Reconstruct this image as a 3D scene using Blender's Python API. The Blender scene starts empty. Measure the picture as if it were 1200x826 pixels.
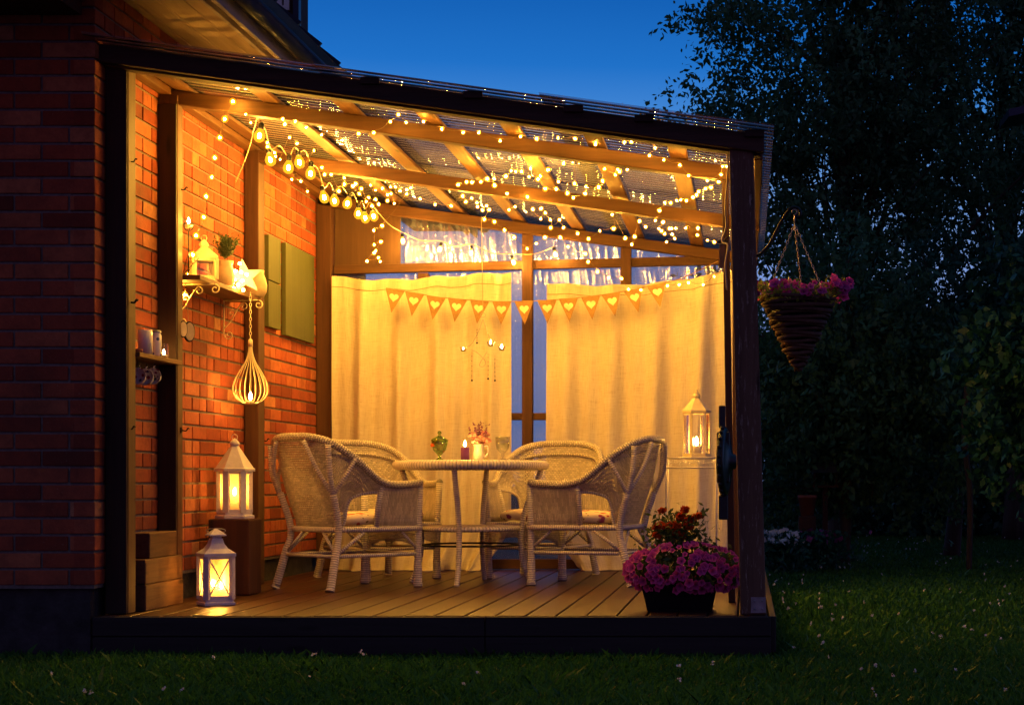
import bpy, math, random
import numpy as np
from mathutils import Vector, Matrix, Euler
R = math.radians
rnd = random.Random(7)

# ---------------------------------------------------------------- camera
sc = bpy.context.scene
COL = sc.collection
cam_d = bpy.data.cameras.new("camera"); cam = bpy.data.objects.new("camera", cam_d); COL.objects.link(cam)
cam.location = (0, 0, 0.635); cam.rotation_euler = (R(90), 0, 0)
cam_d.sensor_width = 36; cam_d.lens = 60
cam_d.shift_x = -0.2275; cam_d.shift_y = 0.124
cam_d.clip_start = 0.1; cam_d.clip_end = 500
sc.camera = cam

# ---------------------------------------------------------------- world: dusk sky
world = bpy.data.worlds.new("World"); sc.world = world; world.use_nodes = True
nt = world.node_tree; nt.nodes.clear()
def wn(t, **k):
    n = nt.nodes.new(t)
    for a, b in k.items(): setattr(n, a, b)
    return n
wout = wn('ShaderNodeOutputWorld'); wbg = wn('ShaderNodeBackground')
wtc = wn('ShaderNodeTexCoord'); wsx = wn('ShaderNodeSeparateXYZ')
nt.links.new(wtc.outputs['Generated'], wsx.inputs[0])
def ramp_fill(n, stops):
    e = n.color_ramp.elements
    while len(e) > 1: e.remove(e[-1])
    e[0].position = stops[0][0]; e[0].color = (*stops[0][1], 1)
    for p, c in stops[1:]:
        x = e.new(p); x.color = (*c, 1)
glow = wn('ShaderNodeValToRGB')          # towards the afterglow (north)
ramp_fill(glow, [(0, (.16, .24, .50)), (.12, (.20, .32, .68)), (.175, (.13, .30, .68)), (.205, (.060, .250, .68)), (.235, (.014, .165, .58)), (.28, (.005, .105, .44)), (.6, (.02, .10, .28)), (1, (.03, .075, .17))])
dim = wn('ShaderNodeValToRGB')           # away from it
ramp_fill(dim, [(0, (.145, .068, .19)), (.22, (.15, .085, .25)), (.45, (.055, .07, .17)), (1, (.035, .085, .19))])
nt.links.new(wsx.outputs['Z'], glow.inputs[0]); nt.links.new(wsx.outputs['Z'], dim.inputs[0])
mr = wn('ShaderNodeMapRange'); mr.inputs['From Min'].default_value = -.1; mr.inputs['From Max'].default_value = .75
nt.links.new(wsx.outputs['Y'], mr.inputs[0])
wm = wn('ShaderNodeMix', data_type='RGBA')
nt.links.new(mr.outputs[0], wm.inputs['Factor']); nt.links.new(dim.outputs[0], wm.inputs['A']); nt.links.new(glow.outputs[0], wm.inputs['B'])
nt.links.new(wm.outputs['Result'], wbg.inputs[0]); wbg.inputs[1].default_value = 1.0
nt.links.new(wbg.outputs[0], wout.inputs[0])

sc.view_settings.view_transform = 'Standard'; sc.view_settings.look = 'None'
sc.view_settings.exposure = 0; sc.view_settings.gamma = 1
sc.cycles.use_denoising = True
sc.cycles.use_light_tree = True
sc.cycles.max_bounces = 8; sc.cycles.transparent_max_bounces = 16
sc.cycles.caustics_reflective = False; sc.cycles.caustics_refractive = False
sc.cycles.sample_clamp_indirect = 10

# ---------------------------------------------------------------- helpers
F = 2000.0
def W(px, py, s):
    """A point in metres: read off where it lies across and up, at the depth F/s."""
    return Vector(((px - 873) / s, F / s, .635 - (py - 562) / s))

class MB:
    def __init__(self): self.v = []; self.f = []; self.uv = []; self.mi = []; self.sm = []
    def add(self, vs, fs, uvs=None, mi=0, smooth=False):
        o = len(self.v); self.v += [tuple(p) for p in vs]
        for k, f in enumerate(fs):
            self.f.append([i + o for i in f]); self.mi.append(mi); self.sm.append(smooth)
            self.uv.append(uvs[k] if uvs else None)
        return self
    def box(self, lo, hi, mi=0, M=None):
        x0, y0, z0 = lo; x1, y1, z1 = hi
        vs = [Vector(p) for p in ((x0,y0,z0),(x1,y0,z0),(x1,y1,z0),(x0,y1,z0),(x0,y0,z1),(x1,y0,z1),(x1,y1,z1),(x0,y1,z1))]
        if M: vs = [M @ p for p in vs]
        return self.add(vs, [(0,3,2,1),(4,5,6,7),(0,1,5,4),(1,2,6,5),(2,3,7,6),(3,0,4,7)], mi=mi)
    def bar(self, a, b, w, h, side=(0,1,0), mi=0):
        """box beam from a to b; w across 'side', h in the third direction, centred"""
        a = Vector(a); b = Vector(b); d = (b - a).normalized(); s = Vector(side); s = (s - d * s.dot(d)).normalized(); u = d.cross(s)
        if u.z < 0: u = -u
        vs = []
        for p in (a, b):
            for i, j in ((-1,-1),(1,-1),(1,1),(-1,1)): vs.append(p + s * (i * w / 2) + u * (j * h / 2))
        return self.add(vs, [(0,3,2,1),(4,5,6,7),(0,1,5,4),(1,2,6,5),(2,3,7,6),(3,0,4,7)], mi=mi)
    def tube(self, pts, r, n=8, mi=0, closed=False, caps=True):
        pts = [Vector(p) for p in pts]; N = len(pts)
        rr = r if hasattr(r, '__len__') else [r] * N
        tang = []
        for i in range(N):
            a = pts[(i - 1) % N] if (closed or i) else pts[0]; b = pts[(i + 1) % N] if (closed or i < N - 1) else pts[-1]
            t = b - a; tang.append(t.normalized() if t.length > 1e-9 else Vector((0, 0, 1)))
        ref = Vector((0, 0, 1)) if abs(tang[0].z) < .9 else Vector((1, 0, 0))
        nrm = (ref - tang[0] * ref.dot(tang[0])).normalized()
        vs = []; L = 0; ls = []
        for i in range(N):
            nrm = nrm - tang[i] * nrm.dot(tang[i]); nrm.normalize(); bn = tang[i].cross(nrm)
            if i: L += (pts[i] - pts[i - 1]).length
            ls.append(L)
            for k in range(n):
                a = 2 * math.pi * k / n
                vs.append(pts[i] + (nrm * math.cos(a) + bn * math.sin(a)) * rr[i])
        fs = []; uvs = []
        rng = N if closed else N - 1
        for i in range(rng):
            j = (i + 1) % N; l1 = ls[j] if j else L + (pts[0] - pts[-1]).length
            for k in range(n):
                q = (k + 1) % n; c = 2 * math.pi * rr[i]
                fs.append((i * n + k, i * n + q, j * n + q, j * n + k))
                uvs.append([(k / n * c, ls[i]), ((k + 1) / n * c, ls[i]), ((k + 1) / n * c, l1), (k / n * c, l1)])
        if caps and not closed:
            fs.append(tuple(range(n - 1, -1, -1))); uvs.append(None)
            fs.append(tuple((N - 1) * n + k for k in range(n))); uvs.append(None)
        self.add(vs, fs, uvs, mi, True); return self
    def lathe(self, prof, n=20, c=(0,0,0), mi=0, smooth=True, M=None, rot=0):
        c = Vector(c); vs = []; ls = [0]
        for i in range(1, len(prof)): ls.append(ls[-1] + math.dist(prof[i], prof[i - 1]))
        rm = max(p[0] for p in prof)
        for r, z in prof:
            for k in range(n):
                a = 2 * math.pi * k / n + rot; p = Vector((r * math.cos(a), r * math.sin(a), z))
                vs.append((M @ p if M else p) + c)
        fs = []; uvs = []
        for i in range(len(prof) - 1):
            for k in range(n):
                q = (k + 1) % n
                fs.append((i * n + k, i * n + q, (i + 1) * n + q, (i + 1) * n + k))
                u0 = k / n * 6.283 * rm; u1 = (k + 1) / n * 6.283 * rm
                uvs.append([(u0, ls[i]), (u1, ls[i]), (u1, ls[i + 1]), (u0, ls[i + 1])])
        self.add(vs, fs, uvs, mi, smooth); return self
    def ball(self, c, r, n=10, m=6, mi=0, sq=(1,1,1)):
        M = Matrix.Diagonal(Vector(sq)).to_3x3()
        return self.lathe([(r * math.sin(math.pi * i / m) if 0 < i < m else 1e-5, -r * math.cos(math.pi * i / m)) for i in range(m + 1)], n, c, mi, True, M)
    def loft(self, rows, mi=0, smooth=True, uvr=None):
        """rows: list of lists of points; uv in metres"""
        m = len(rows[0]); vs = [p for r in rows for p in r]; fs = []; uvs = []
        us = [[0] for _ in rows]
        for i, r in enumerate(rows):
            for j in range(1, m): us[i].append(us[i][-1] + (Vector(r[j]) - Vector(r[j - 1])).length)
        vv = [[0] * m]
        for i in range(1, len(rows)):
            vv.append([vv[-1][j] + (Vector(rows[i][j]) - Vector(rows[i - 1][j])).length for j in range(m)])
        ub = us[len(rows) // 2]
        for i in range(len(rows) - 1):
            for j in range(m - 1):
                fs.append((i * m + j, i * m + j + 1, (i + 1) * m + j + 1, (i + 1) * m + j))
                uvs.append([(ub[j], vv[i][j]), (ub[j + 1], vv[i][j + 1]), (ub[j + 1], vv[i + 1][j + 1]), (ub[j], vv[i + 1][j])])
        return self.add(vs, fs, uvs, mi, smooth)
    def poly(self, pts2, M, depth, mi=0):
        """extruded polygon: pts2 in local xy, extruded along local z by depth"""
        n = len(pts2); a = [M @ Vector((x, y, 0)) for x, y in pts2]; b = [M @ Vector((x, y, depth)) for x, y in pts2]
        fs = [tuple(range(n - 1, -1, -1)), tuple(range(n, 2 * n))] + [(i, (i + 1) % n, n + (i + 1) % n, n + i) for i in range(n)]
        return self.add(a + b, fs, mi=mi)

def catmull(pts, n=8, closed=False):
    P = [Vector(p) for p in pts]; N = len(P); out = []
    g = (lambda i: P[i % N]) if closed else (lambda i: P[max(0, min(N - 1, i))])
    for i in range(N if closed else N - 1):
        a, b, c, d = g(i - 1), g(i), g(i + 1), g(i + 2)
        for k in range(n):
            t = k / n
            out.append(.5 * ((2 * b) + (c - a) * t + (2 * a - 5 * b + 4 * c - d) * t * t + (3 * b - a - 3 * c + d) * t ** 3))
    if not closed: out.append(P[-1])
    return out

def make(name, mb, mats, parent=None, label=None, cat=None, group=None, kind=None, bevel=0, solid=0, subsurf=0, origin=None, local=False):
    """link a builder as ONE mesh object. World coordinates unless local=True (then the parent's own)."""
    if not isinstance(mats, (list, tuple)): mats = [mats]
    vs = [Vector(p) for p in mb.v]
    if parent is None:
        if origin is None:
            lo = [min(p[i] for p in vs) for i in range(3)]; hi = [max(p[i] for p in vs) for i in range(3)]
            origin = ((lo[0] + hi[0]) / 2, (lo[1] + hi[1]) / 2, lo[2])
        off = Vector(origin)
    else:
        off = Vector((0, 0, 0)) if local else world_off(parent)
    me = bpy.data.meshes.new(name)
    me.from_pydata([p - off for p in vs], [], mb.f)
    for m in mats: me.materials.append(m)
    me.polygons.foreach_set('material_index', mb.mi); me.polygons.foreach_set('use_smooth', mb.sm)
    if any(u for u in mb.uv):
        uvl = me.uv_layers.new(name='UVMap'); flat = []
        for f, u in zip(mb.f, mb.uv):
            for i in range(len(f)): flat += (u[i] if u else (0, 0))
        uvl.data.foreach_set('uv', flat)
    me.update()
    o = bpy.data.objects.new(name, me); COL.objects.link(o)
    if parent is None: o.location = off
    else: o.parent = parent
    if bevel:
        b = o.modifiers.new('bevel', 'BEVEL'); b.width = bevel; b.segments = 2; b.limit_method = 'ANGLE'; b.angle_limit = R(40)
    if solid:
        b = o.modifiers.new('solid', 'SOLIDIFY'); b.thickness = solid; b.offset = 0
    if subsurf:
        b = o.modifiers.new('sub', 'SUBSURF'); b.levels = b.render_levels = subsurf
    tag(o, label, cat, group, kind)
    return o
def world_off(o):
    v = Vector(o.location); p = o.parent
    while p: v += Vector(p.location); p = p.parent
    return v
def tag(o, label=None, cat=None, group=None, kind=None):
    if label: o['label'] = label
    if cat: o['category'] = cat
    if group: o['group'] = group
    if kind: o['kind'] = kind
def thing(name, label, cat, loc=(0,0,0), rz=0, group=None):
    o = bpy.data.objects.new(name, None); COL.objects.link(o); o.location = loc; o.rotation_euler = (0, 0, rz)
    o.empty_display_size = .1
    tag(o, label, cat, group); return o
def copy_tree(o, parent=None):
    c = o.copy(); COL.objects.link(c); c.parent = parent
    for ch in o.children: copy_tree(ch, c)
    return c

# ---------------------------------------------------------------- materials
class N:
    def __init__(s, name):
        s.m = bpy.data.materials.new(name); s.m.use_nodes = True; s.t = s.m.node_tree; s.t.nodes.clear()
        s.out = s.n('ShaderNodeOutputMaterial')
    def n(s, t, **k):
        x = s.t.nodes.new(t)
        for a, b in k.items(): setattr(x, a, b)
        return x
    def l(s, a, b): s.t.links.new(a, b)
    def p(s, rough=.6, metal=0, col=None, spec=.5):
        b = s.n('ShaderNodeBsdfPrincipled'); b.inputs['Roughness'].default_value = rough; b.inputs['Metallic'].default_value = metal
        b.inputs['Specular IOR Level'].default_value = spec
        if col: b.inputs['Base Color'].default_value = (*col, 1)
        s.l(b.outputs[0], s.out.inputs[0]); return b
    def coord(s, kind='Object', scale=(1,1,1), rand=True, rot=(0,0,0)):
        tc = s.n('ShaderNodeTexCoord'); mp = s.n('ShaderNodeMapping'); mp.inputs['Scale'].default_value = scale; mp.inputs['Rotation'].default_value = rot
        s.l(tc.outputs[kind], mp.inputs[0])
        if rand:
            oi = s.n('ShaderNodeObjectInfo'); ml = s.n('ShaderNodeMath', operation='MULTIPLY'); ml.inputs[1].default_value = 37.0
            s.l(oi.outputs['Random'], ml.inputs[0]); s.l(ml.outputs[0], mp.inputs['Location'])
        return mp.outputs[0]
    def noise(s, vec, scale=5, detail=4, rough=.6, dist=0):
        x = s.n('ShaderNodeTexNoise'); x.inputs['Scale'].default_value = scale; x.inputs['Detail'].default_value = detail
        x.inputs['Roughness'].default_value = rough; x.inputs['Distortion'].default_value = dist
        if vec: s.l(vec, x.inputs['Vector'])
        return x.outputs[0]
    def ramp(s, fac, stops):
        x = s.n('ShaderNodeValToRGB'); ramp_fill(x, stops); s.l(fac, x.inputs[0]); return x.outputs[0]
    def mix(s, fac, a, b, mode='MIX'):
        x = s.n('ShaderNodeMix', data_type='RGBA', blend_type=mode)
        for v, i in ((fac, 'Factor'), (a, 'A'), (b, 'B')):
            if isinstance(v, (int, float)): x.inputs[i].default_value = v
            elif isinstance(v, tuple): x.inputs[i].default_value = (*v, 1)
            else: s.l(v, x.inputs[i])
        return x.outputs['Result']
    def math(s, op, a, b=0):
        x = s.n('ShaderNodeMath', operation=op)
        for v, i in ((a, 0), (b, 1)):
            if isinstance(v, (int, float)): x.inputs[i].default_value = v
            else: s.l(v, x.inputs[i])
        return x.outputs[0]
    def bump(s, bsdf, h, st=.3, d=.01):
        x = s.n('ShaderNodeBump'); x.inputs['Strength'].default_value = st; x.inputs['Distance'].default_value = d
        s.l(h, x.inputs['Height']); s.l(x.outputs[0], bsdf.inputs['Normal']); return x

def plain(name, col, rough=.5, metal=0, var=.15, scale=12, bump=.1, spec=.5):
    k = N(name); b = k.p(rough, metal, spec=spec); v = k.coord(); n = k.noise(v, scale, 5)
    c = k.ramp(n, [(.3, tuple(x * (1 - var) for x in col)), (.7, tuple(min(1, x * (1 + var)) for x in col))])
    k.l(c, b.inputs['Base Color']); k.bump(b, k.noise(v, scale * 6, 3), bump, .004)
    return k.m
def wood(name, c0, c1, axis='z', rough=.65, knots=True, worn=None):
    k = N(name); b = k.p(rough, spec=.35)
    sc_ = {'x': (1.2, 22, 22), 'y': (22, 1.2, 22), 'z': (22, 22, 1.2)}[axis]
    v = k.coord(scale=sc_); n1 = k.noise(v, 1.6, 6, .65, .6); v2 = k.coord(scale=tuple(x / 4 for x in sc_)); n2 = k.noise(v2, 1.1, 3)
    f = k.mix(.45, n1, n2)
    c = k.ramp(f, [(.33, c0), (.52, tuple((a + d) / 2 for a, d in zip(c0, c1))), (.68, c1)])
    if knots:
        vo = k.n('ShaderNodeTexVoronoi'); vo.inputs['Scale'].default_value = 1
        vk = k.coord(scale={'x': (2.2, 9, 9), 'y': (9, 2.2, 9), 'z': (9, 9, 2.2)}[axis]); k.l(vk, vo.inputs['Vector'])
        kf = k.ramp(vo.outputs['Distance'], [(.06, (0,0,0)), (.16, (1,1,1))])
        c = k.mix(kf, tuple(x * .35 for x in c0), c)
    if worn:
        w = k.noise(k.coord(scale={'x': (6, 40, 40), 'y': (40, 6, 40), 'z': (40, 40, 6)}[axis]), 1.5, 6, .8)
        c = k.mix(k.ramp(w, [(.56, (0,0,0)), (.66, (1,1,1))]), c, worn)
    k.l(c, b.inputs['Base Color']); k.bump(b, n1, .45, .004)
    return k.m
def emit(name, col, st):
    k = N(name); e = k.n('ShaderNodeEmission'); e.inputs[0].default_value = (*col, 1); e.inputs[1].default_value = st; k.l(e.outputs[0], k.out.inputs[0]); return k.m

M = {}
M['wood_z'] = wood('stained_wood_upright', (.040, .014, .006), (.105, .042, .017), 'z')
M['wood_x'] = wood('stained_wood_across', (.048, .019, .007), (.125, .053, .019), 'x')
M['wood_y'] = wood('stained_wood_deep', (.085, .034, .012), (.20, .090, .032), 'y')
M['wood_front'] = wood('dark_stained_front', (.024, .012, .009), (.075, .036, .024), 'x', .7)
M['post_old'] = wood('weathered_post', (.075, .036, .022), (.17, .095, .062), 'z', .8, True, (.36, .27, .22))
M['fascia'] = wood('deck_fascia', (.012, .010, .010), (.030, .024, .024), 'x', .7)
M['deck'] = wood('deck_boards', (.022, .007, .0045), (.072, .023, .012), 'y', .40, True)
M['timber'] = wood('rough_timber', (.05, .020, .010), (.16, .075, .030), 'y', .8)
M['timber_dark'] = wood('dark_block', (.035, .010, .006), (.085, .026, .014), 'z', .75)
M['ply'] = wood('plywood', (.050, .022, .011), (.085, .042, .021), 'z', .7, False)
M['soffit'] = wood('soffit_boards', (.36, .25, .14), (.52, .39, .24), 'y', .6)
M['fascia_pale'] = wood('pale_eave_board', (.40, .33, .26), (.60, .52, .44), 'y', .6, False, (.10, .07, .06))
M['wood_shade_z'] = wood('post_front_shade', (.014, .007, .005), (.040, .018, .011), 'z', .7)  # dark tone imitates shade on the post fronts
M['black'] = plain('black_iron', (.012, .012, .014), .45, .6)
M['iron_green'] = plain('cast_iron', (.010, .022, .026), .35, .3, .5, 9)
M['white_metal'] = plain('white_painted_metal', (.72, .69, .63), .45, 0, .12, 10)
M['cream_metal'] = plain('cream_painted_metal', (.72, .62, .40), .45)
M['white_wood'] = plain('whitewashed_wood', (.72, .68, .66), .6, 0, .14, 14, .3)
M['ceramic'] = plain('white_ceramic', (.75, .72, .68), .2, 0, .05)
M['stoneware'] = plain('stoneware', (.60, .46, .30), .5, 0, .2, 14)
M['green_paint'] = wood('olive_painted_board', (.050, .060, .018), (.080, .090, .030), 'z', .6, False)
M['metal'] = plain('galvanised_metal', (.30, .31, .34), .4, .9, .3, 25)
M['roofmetal'] = plain('dark_roof_metal', (.012, .022, .045), .35, .5, .3, 6)
M['cable'] = plain('pale_cable', (.45, .36, .22), .5)
M['wire'] = plain('thin_brown_wire', (.10, .05, .02), .5)
M['wax'] = plain('candle_wax', (.85, .78, .60), .5, 0, .05)
M['wax_purple'] = plain('purple_wax', (.22, .05, .28), .45, 0, .15)
M['flame'] = emit('flame', (1, .45, .07), 700)
M['bulb'] = emit('filament', (1, .545, .11), 3100)
M['fairy'] = emit('fairy_bulb', (1, .535, .08), 3700)
M['fairy_near'] = emit('fairy_bulb_star', (1, .50, .07), 420)
def amber(name, st, see):
    k = N(name); e = k.n('ShaderNodeEmission'); e.inputs[0].default_value = (1, .40, .020, 1); e.inputs[1].default_value = st
    t = k.n('ShaderNodeBsdfTransparent'); t.inputs[0].default_value = (1, .86, .55, 1); x = k.n('ShaderNodeMixShader'); x.inputs[0].default_value = see
    k.l(e.outputs[0], x.inputs[1]); k.l(t.outputs[0], x.inputs[2]); k.l(x.outputs[0], k.out.inputs[0]); return k.m
M['bulb_glass'] = amber('amber_bulb_glass', 2.6, .62)
M['fairy_halo'] = amber('amber_halo_shell', 2.2, .60)  # halo of the small bulbs, put in as a glowing shell
M['terracotta'] = plain('terracotta', (.25, .07, .04), .8)

# bricks: each brick keeps its own tone (vertex colour), the mortar is a second material
def brick_mat():
    k = N('red_brick'); b = k.p(.85, spec=.25); at = k.n('ShaderNodeAttribute'); at.attribute_name = 'tone'
    v = k.coord(rand=False); n = k.noise(v, 22, 6, .7); n2 = k.noise(v, 90, 4, .7)
    c = k.ramp(at.outputs['Fac'], [(0, (.17, .035, .018)), (.25, (.29, .058, .026)), (.55, (.42, .098, .042)), (.8, (.49, .16, .068)), (1, (.52, .23, .11))])
    c = k.mix(k.ramp(n, [(.3, (.55,)*3), (.6, (1,)*3)]), tuple([.10, .03, .02]), c)
    st_ = k.noise(v, 1.7, 6, .65); c = k.mix(k.ramp(st_, [(.36, (.55,)*3), (.54, (0,)*3)]), c, (.075, .028, .020))
    sp = k.ramp(n2, [(.64, (0,)*3), (.72, (1,)*3)])
    c = k.mix(k.math('MULTIPLY', sp, .3), c, (.55, .38, .28))
    k.l(c, b.inputs['Base Color']); k.bump(b, k.mix(.5, n, n2), .6, .006); return k.m
M['brick'] = brick_mat()
M['mortar'] = plain('mortar', (.17, .15, .135), .95, 0, .3, 40, .6)
def plinth_mat():
    k = N('rough_render'); b = k.p(.95); v = k.coord(rand=False); n = k.noise(v, 12, 6)
    k.l(k.ramp(n, [(.3, (.018, .017, .018)), (.7, (.055, .053, .055))]), b.inputs['Base Color']); k.bump(b, k.noise(v, 40, 5), .9, .012); return k.m
M['plinth'] = plinth_mat()

def wicker(name, cw=.030, ch=.0125, col=(.76, .69, .60), holes=True, rot=0):
    k = N(name); b = k.p(.55, spec=.35); v = k.coord('UV', rand=False, rot=(0, 0, rot))
    br = k.n('ShaderNodeTexBrick', offset=.5, squash=1); k.l(v, br.inputs['Vector'])
    br.inputs['Scale'].default_value = 1; br.inputs['Brick Width'].default_value = cw; br.inputs['Row Height'].default_value = ch
    br.inputs['Mortar Size'].default_value = ch * .20; br.inputs['Mortar Smooth'].default_value = .6
    br.inputs['Color1'].default_value = (*[c * 1.12 for c in col], 1); br.inputs['Color2'].default_value = (*[c * .72 for c in col], 1)
    br.inputs['Mortar'].default_value = (*[c * .20 for c in col], 1)
    n = k.noise(k.coord(scale=(1,1,1)), 18, 4)
    c = k.mix(k.ramp(n, [(.3, (.35,)*3), (.7, (0,)*3)]), br.outputs['Color'], tuple(c * .45 for c in col))
    k.l(c, b.inputs['Base Color'])
    k.bump(b, k.math('SUBTRACT', 1, br.outputs['Fac']), .9, .006)
    if holes:
        tr = k.n('ShaderNodeBsdfTransparent'); mx = k.n('ShaderNodeMixShader')
        k.l(k.math('GREATER_THAN', br.outputs['Fac'], .93), mx.inputs[0]); k.l(b.outputs[0], mx.inputs[1]); k.l(tr.outputs[0], mx.inputs[2]); k.l(mx.outputs[0], k.out.inputs[0])
    return k.m
M['wicker'] = wicker('wicker_weave')
M['wicker_v'] = wicker('wicker_upright', .050, .0125, rot=1.5708)
M['wicker_back'] = wicker('wicker_back', .022, .014)
M['wicker_rim'] = wicker('wicker_braid', .026, .014, (.80, .73, .63), False)
def wrapped(name, per=.011, axis='Y', col=(.78, .72, .68)):
    k = N(name); b = k.p(.5, spec=.4); v = k.coord('UV', rand=False)
    wv = k.n('ShaderNodeTexWave', wave_type='BANDS', bands_direction=axis); wv.inputs['Scale'].default_value = 1 / per * .5 / 1.59 * 1.0
    wv.inputs['Distortion'].default_value = .6; wv.inputs['Detail Scale'].default_value = 30; k.l(v, wv.inputs['Vector'])
    n = k.noise(k.coord(), 25, 4)
    c = k.mix(k.ramp(wv.outputs['Fac'], [(.0, (1,)*3), (.28, (0,)*3)]), col, tuple(x * .42 for x in col))
    c = k.mix(k.ramp(n, [(.35, (.4,)*3), (.65, (0,)*3)]), c, tuple(x * .55 for x in col))
    k.l(c, b.inputs['Base Color']); k.bump(b, wv.outputs['Fac'], .8, .004); return k.m
M['wrap'] = wrapped('wrapped_cane', .014)
M['wrap_u'] = wrapped('wrapped_rim', .022, 'X')

def linen():
    k = N('linen'); v = k.coord('UV', rand=False)
    def st(sx, sy, s=1.0):
        mp = k.n('ShaderNodeMapping'); mp.inputs['Scale'].default_value = (sx, sy, 1); k.l(v, mp.inputs[0]); return k.noise(mp.outputs[0], s, 3, .7)
    a = st(160, 9); c_ = st(9, 160); d = st(3, 3); w = k.mix(.5, a, c_)
    cr = k.n('ShaderNodeMapping'); cr.inputs['Rotation'].default_value = (0, 0, .12); cr.inputs['Scale'].default_value = (6, 1.4, 1); k.l(v, cr.inputs[0]); crease = k.noise(cr.outputs[0], 1.6, 5, .55, 1.2)
    c = k.ramp(w, [(.36, (.60, .51, .36)), (.47, (.76, .68, .52)), (.60, (.84, .77, .62))])
    c = k.mix(k.ramp(d, [(.4, (.25,)*3), (.6, (0,)*3)]), c, (.68, .59, .43))
    df = k.n('ShaderNodeBsdfDiffuse'); tl = k.n('ShaderNodeBsdfTranslucent'); mx = k.n('ShaderNodeMixShader'); mx.inputs[0].default_value = .22
    for q in (df, tl): k.l(c, q.inputs[0])
    bp = k.n('ShaderNodeBump'); bp.inputs['Strength'].default_value = .35; bp.inputs['Distance'].default_value = .003; k.l(w, bp.inputs['Height']); b2 = k.n('ShaderNodeBump'); b2.inputs['Strength'].default_value = .32; b2.inputs['Distance'].default_value = .05; k.l(crease, b2.inputs['Height']); k.l(b2.outputs[0], bp.inputs['Normal']); k.l(bp.outputs[0], df.inputs['Normal'])
    k.l(df.outputs[0], mx.inputs[1]); k.l(tl.outputs[0], mx.inputs[2]); k.l(mx.outputs[0], k.out.inputs[0]); return k.m
M['linen'] = linen()
M['burlap'] = plain('burlap', (.30, .18, .070), .9, 0, .2, 60, .4)
M['felt'] = plain('cream_felt', (.78, .68, .48), .9)

def clear(name, tint=(.9,.93,1), gloss=.25, rough=.05, diff=.0, dcol=(.5,.55,.65), bumpf=None):
    """thin sheet: see-through, part mirror, part milky"""
    k = N(name); tr = k.n('ShaderNodeBsdfTransparent'); tr.inputs[0].default_value = (*tint, 1)
    gl = k.n('ShaderNodeBsdfGlossy'); gl.inputs['Roughness'].default_value = rough; gl.inputs[0].default_value = (1,1,1,1)
    fr = k.n('ShaderNodeLayerWeight'); fr.inputs[0].default_value = .35
    f = k.math('MULTIPLY', k.math('ADD', fr.outputs['Fresnel'], gloss), .8)
    mx = k.n('ShaderNodeMixShader'); k.l(f, mx.inputs[0]); k.l(tr.outputs[0], mx.inputs[1]); k.l(gl.outputs[0], mx.inputs[2])
    last = mx
    if bumpf:
        bp = bumpf(k); k.l(bp.outputs[0], gl.inputs['Normal']); 
    if diff:
        tl = k.n('ShaderNodeBsdfTranslucent'); tl.inputs[0].default_value = (*dcol, 1); df = k.n('ShaderNodeBsdfDiffuse'); df.inputs[0].default_value = (*dcol, 1)
        m0 = k.n('ShaderNodeMixShader'); m0.inputs[0].default_value = .35; k.l(tl.outputs[0], m0.inputs[1]); k.l(df.outputs[0], m0.inputs[2])
        m2 = k.n('ShaderNodeMixShader'); m2.inputs[0].default_value = diff; k.l(mx.outputs[0], m2.inputs[1]); k.l(m0.outputs[0], m2.inputs[2]); last = m2
    k.l(last.outputs[0], k.out.inputs[0]); return k.m
M['glass'] = clear('thin_glass', (.97, .98, 1), .02, .02)
def film_bump(k):
    n = k.noise(k.coord(scale=(38, 38, 2.2), rand=False), 1, 4, .6, 1.5); bp = k.n('ShaderNodeBump'); bp.inputs['Strength'].default_value = 1; bp.inputs['Distance'].default_value = .06; k.l(n, bp.inputs['Height']); return bp
M['film'] = clear('plastic_film', (.85, .9, 1), .24, .12, .34, (.50, .56, .72), film_bump)
M['roofsheet'] = clear('corrugated_plastic', (.66, .70, .82), .30, .07, .24, (.42, .42, .50))
M['lantern_glass'] = clear('hazy_lantern_glass', (.98, .94, .85), .05, .1, .42, (.85, .72, .45))
M['green_glass'] = clear('green_glass', (.66, .82, .22), .1, .05, .16, (.16, .30, .04))
M['smoke_glass'] = clear('goblet_glass', (.86, .88, .84), .12, .03, .06, (.6, .6, .5))

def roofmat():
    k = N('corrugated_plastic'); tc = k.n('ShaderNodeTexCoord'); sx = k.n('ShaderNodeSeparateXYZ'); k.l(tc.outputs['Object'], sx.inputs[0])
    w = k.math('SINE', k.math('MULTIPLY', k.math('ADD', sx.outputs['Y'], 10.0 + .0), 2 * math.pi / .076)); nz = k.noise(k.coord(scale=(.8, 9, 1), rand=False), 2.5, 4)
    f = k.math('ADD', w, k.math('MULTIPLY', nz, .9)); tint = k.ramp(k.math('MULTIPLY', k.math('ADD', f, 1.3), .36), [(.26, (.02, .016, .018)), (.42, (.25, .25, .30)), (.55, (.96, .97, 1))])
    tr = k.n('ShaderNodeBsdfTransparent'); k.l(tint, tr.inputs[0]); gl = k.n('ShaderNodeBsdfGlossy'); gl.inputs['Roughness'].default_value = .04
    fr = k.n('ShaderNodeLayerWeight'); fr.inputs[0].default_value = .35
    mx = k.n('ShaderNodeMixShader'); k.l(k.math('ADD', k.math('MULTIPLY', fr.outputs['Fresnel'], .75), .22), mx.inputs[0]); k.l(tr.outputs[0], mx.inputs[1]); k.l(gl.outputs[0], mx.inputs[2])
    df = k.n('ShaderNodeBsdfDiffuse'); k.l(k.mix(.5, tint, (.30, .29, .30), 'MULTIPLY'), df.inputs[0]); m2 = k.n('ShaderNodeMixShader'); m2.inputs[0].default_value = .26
    k.l(mx.outputs[0], m2.inputs[1]); k.l(df.outputs[0], m2.inputs[2]); k.l(m2.outputs[0], k.out.inputs[0]); return k.m
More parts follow.
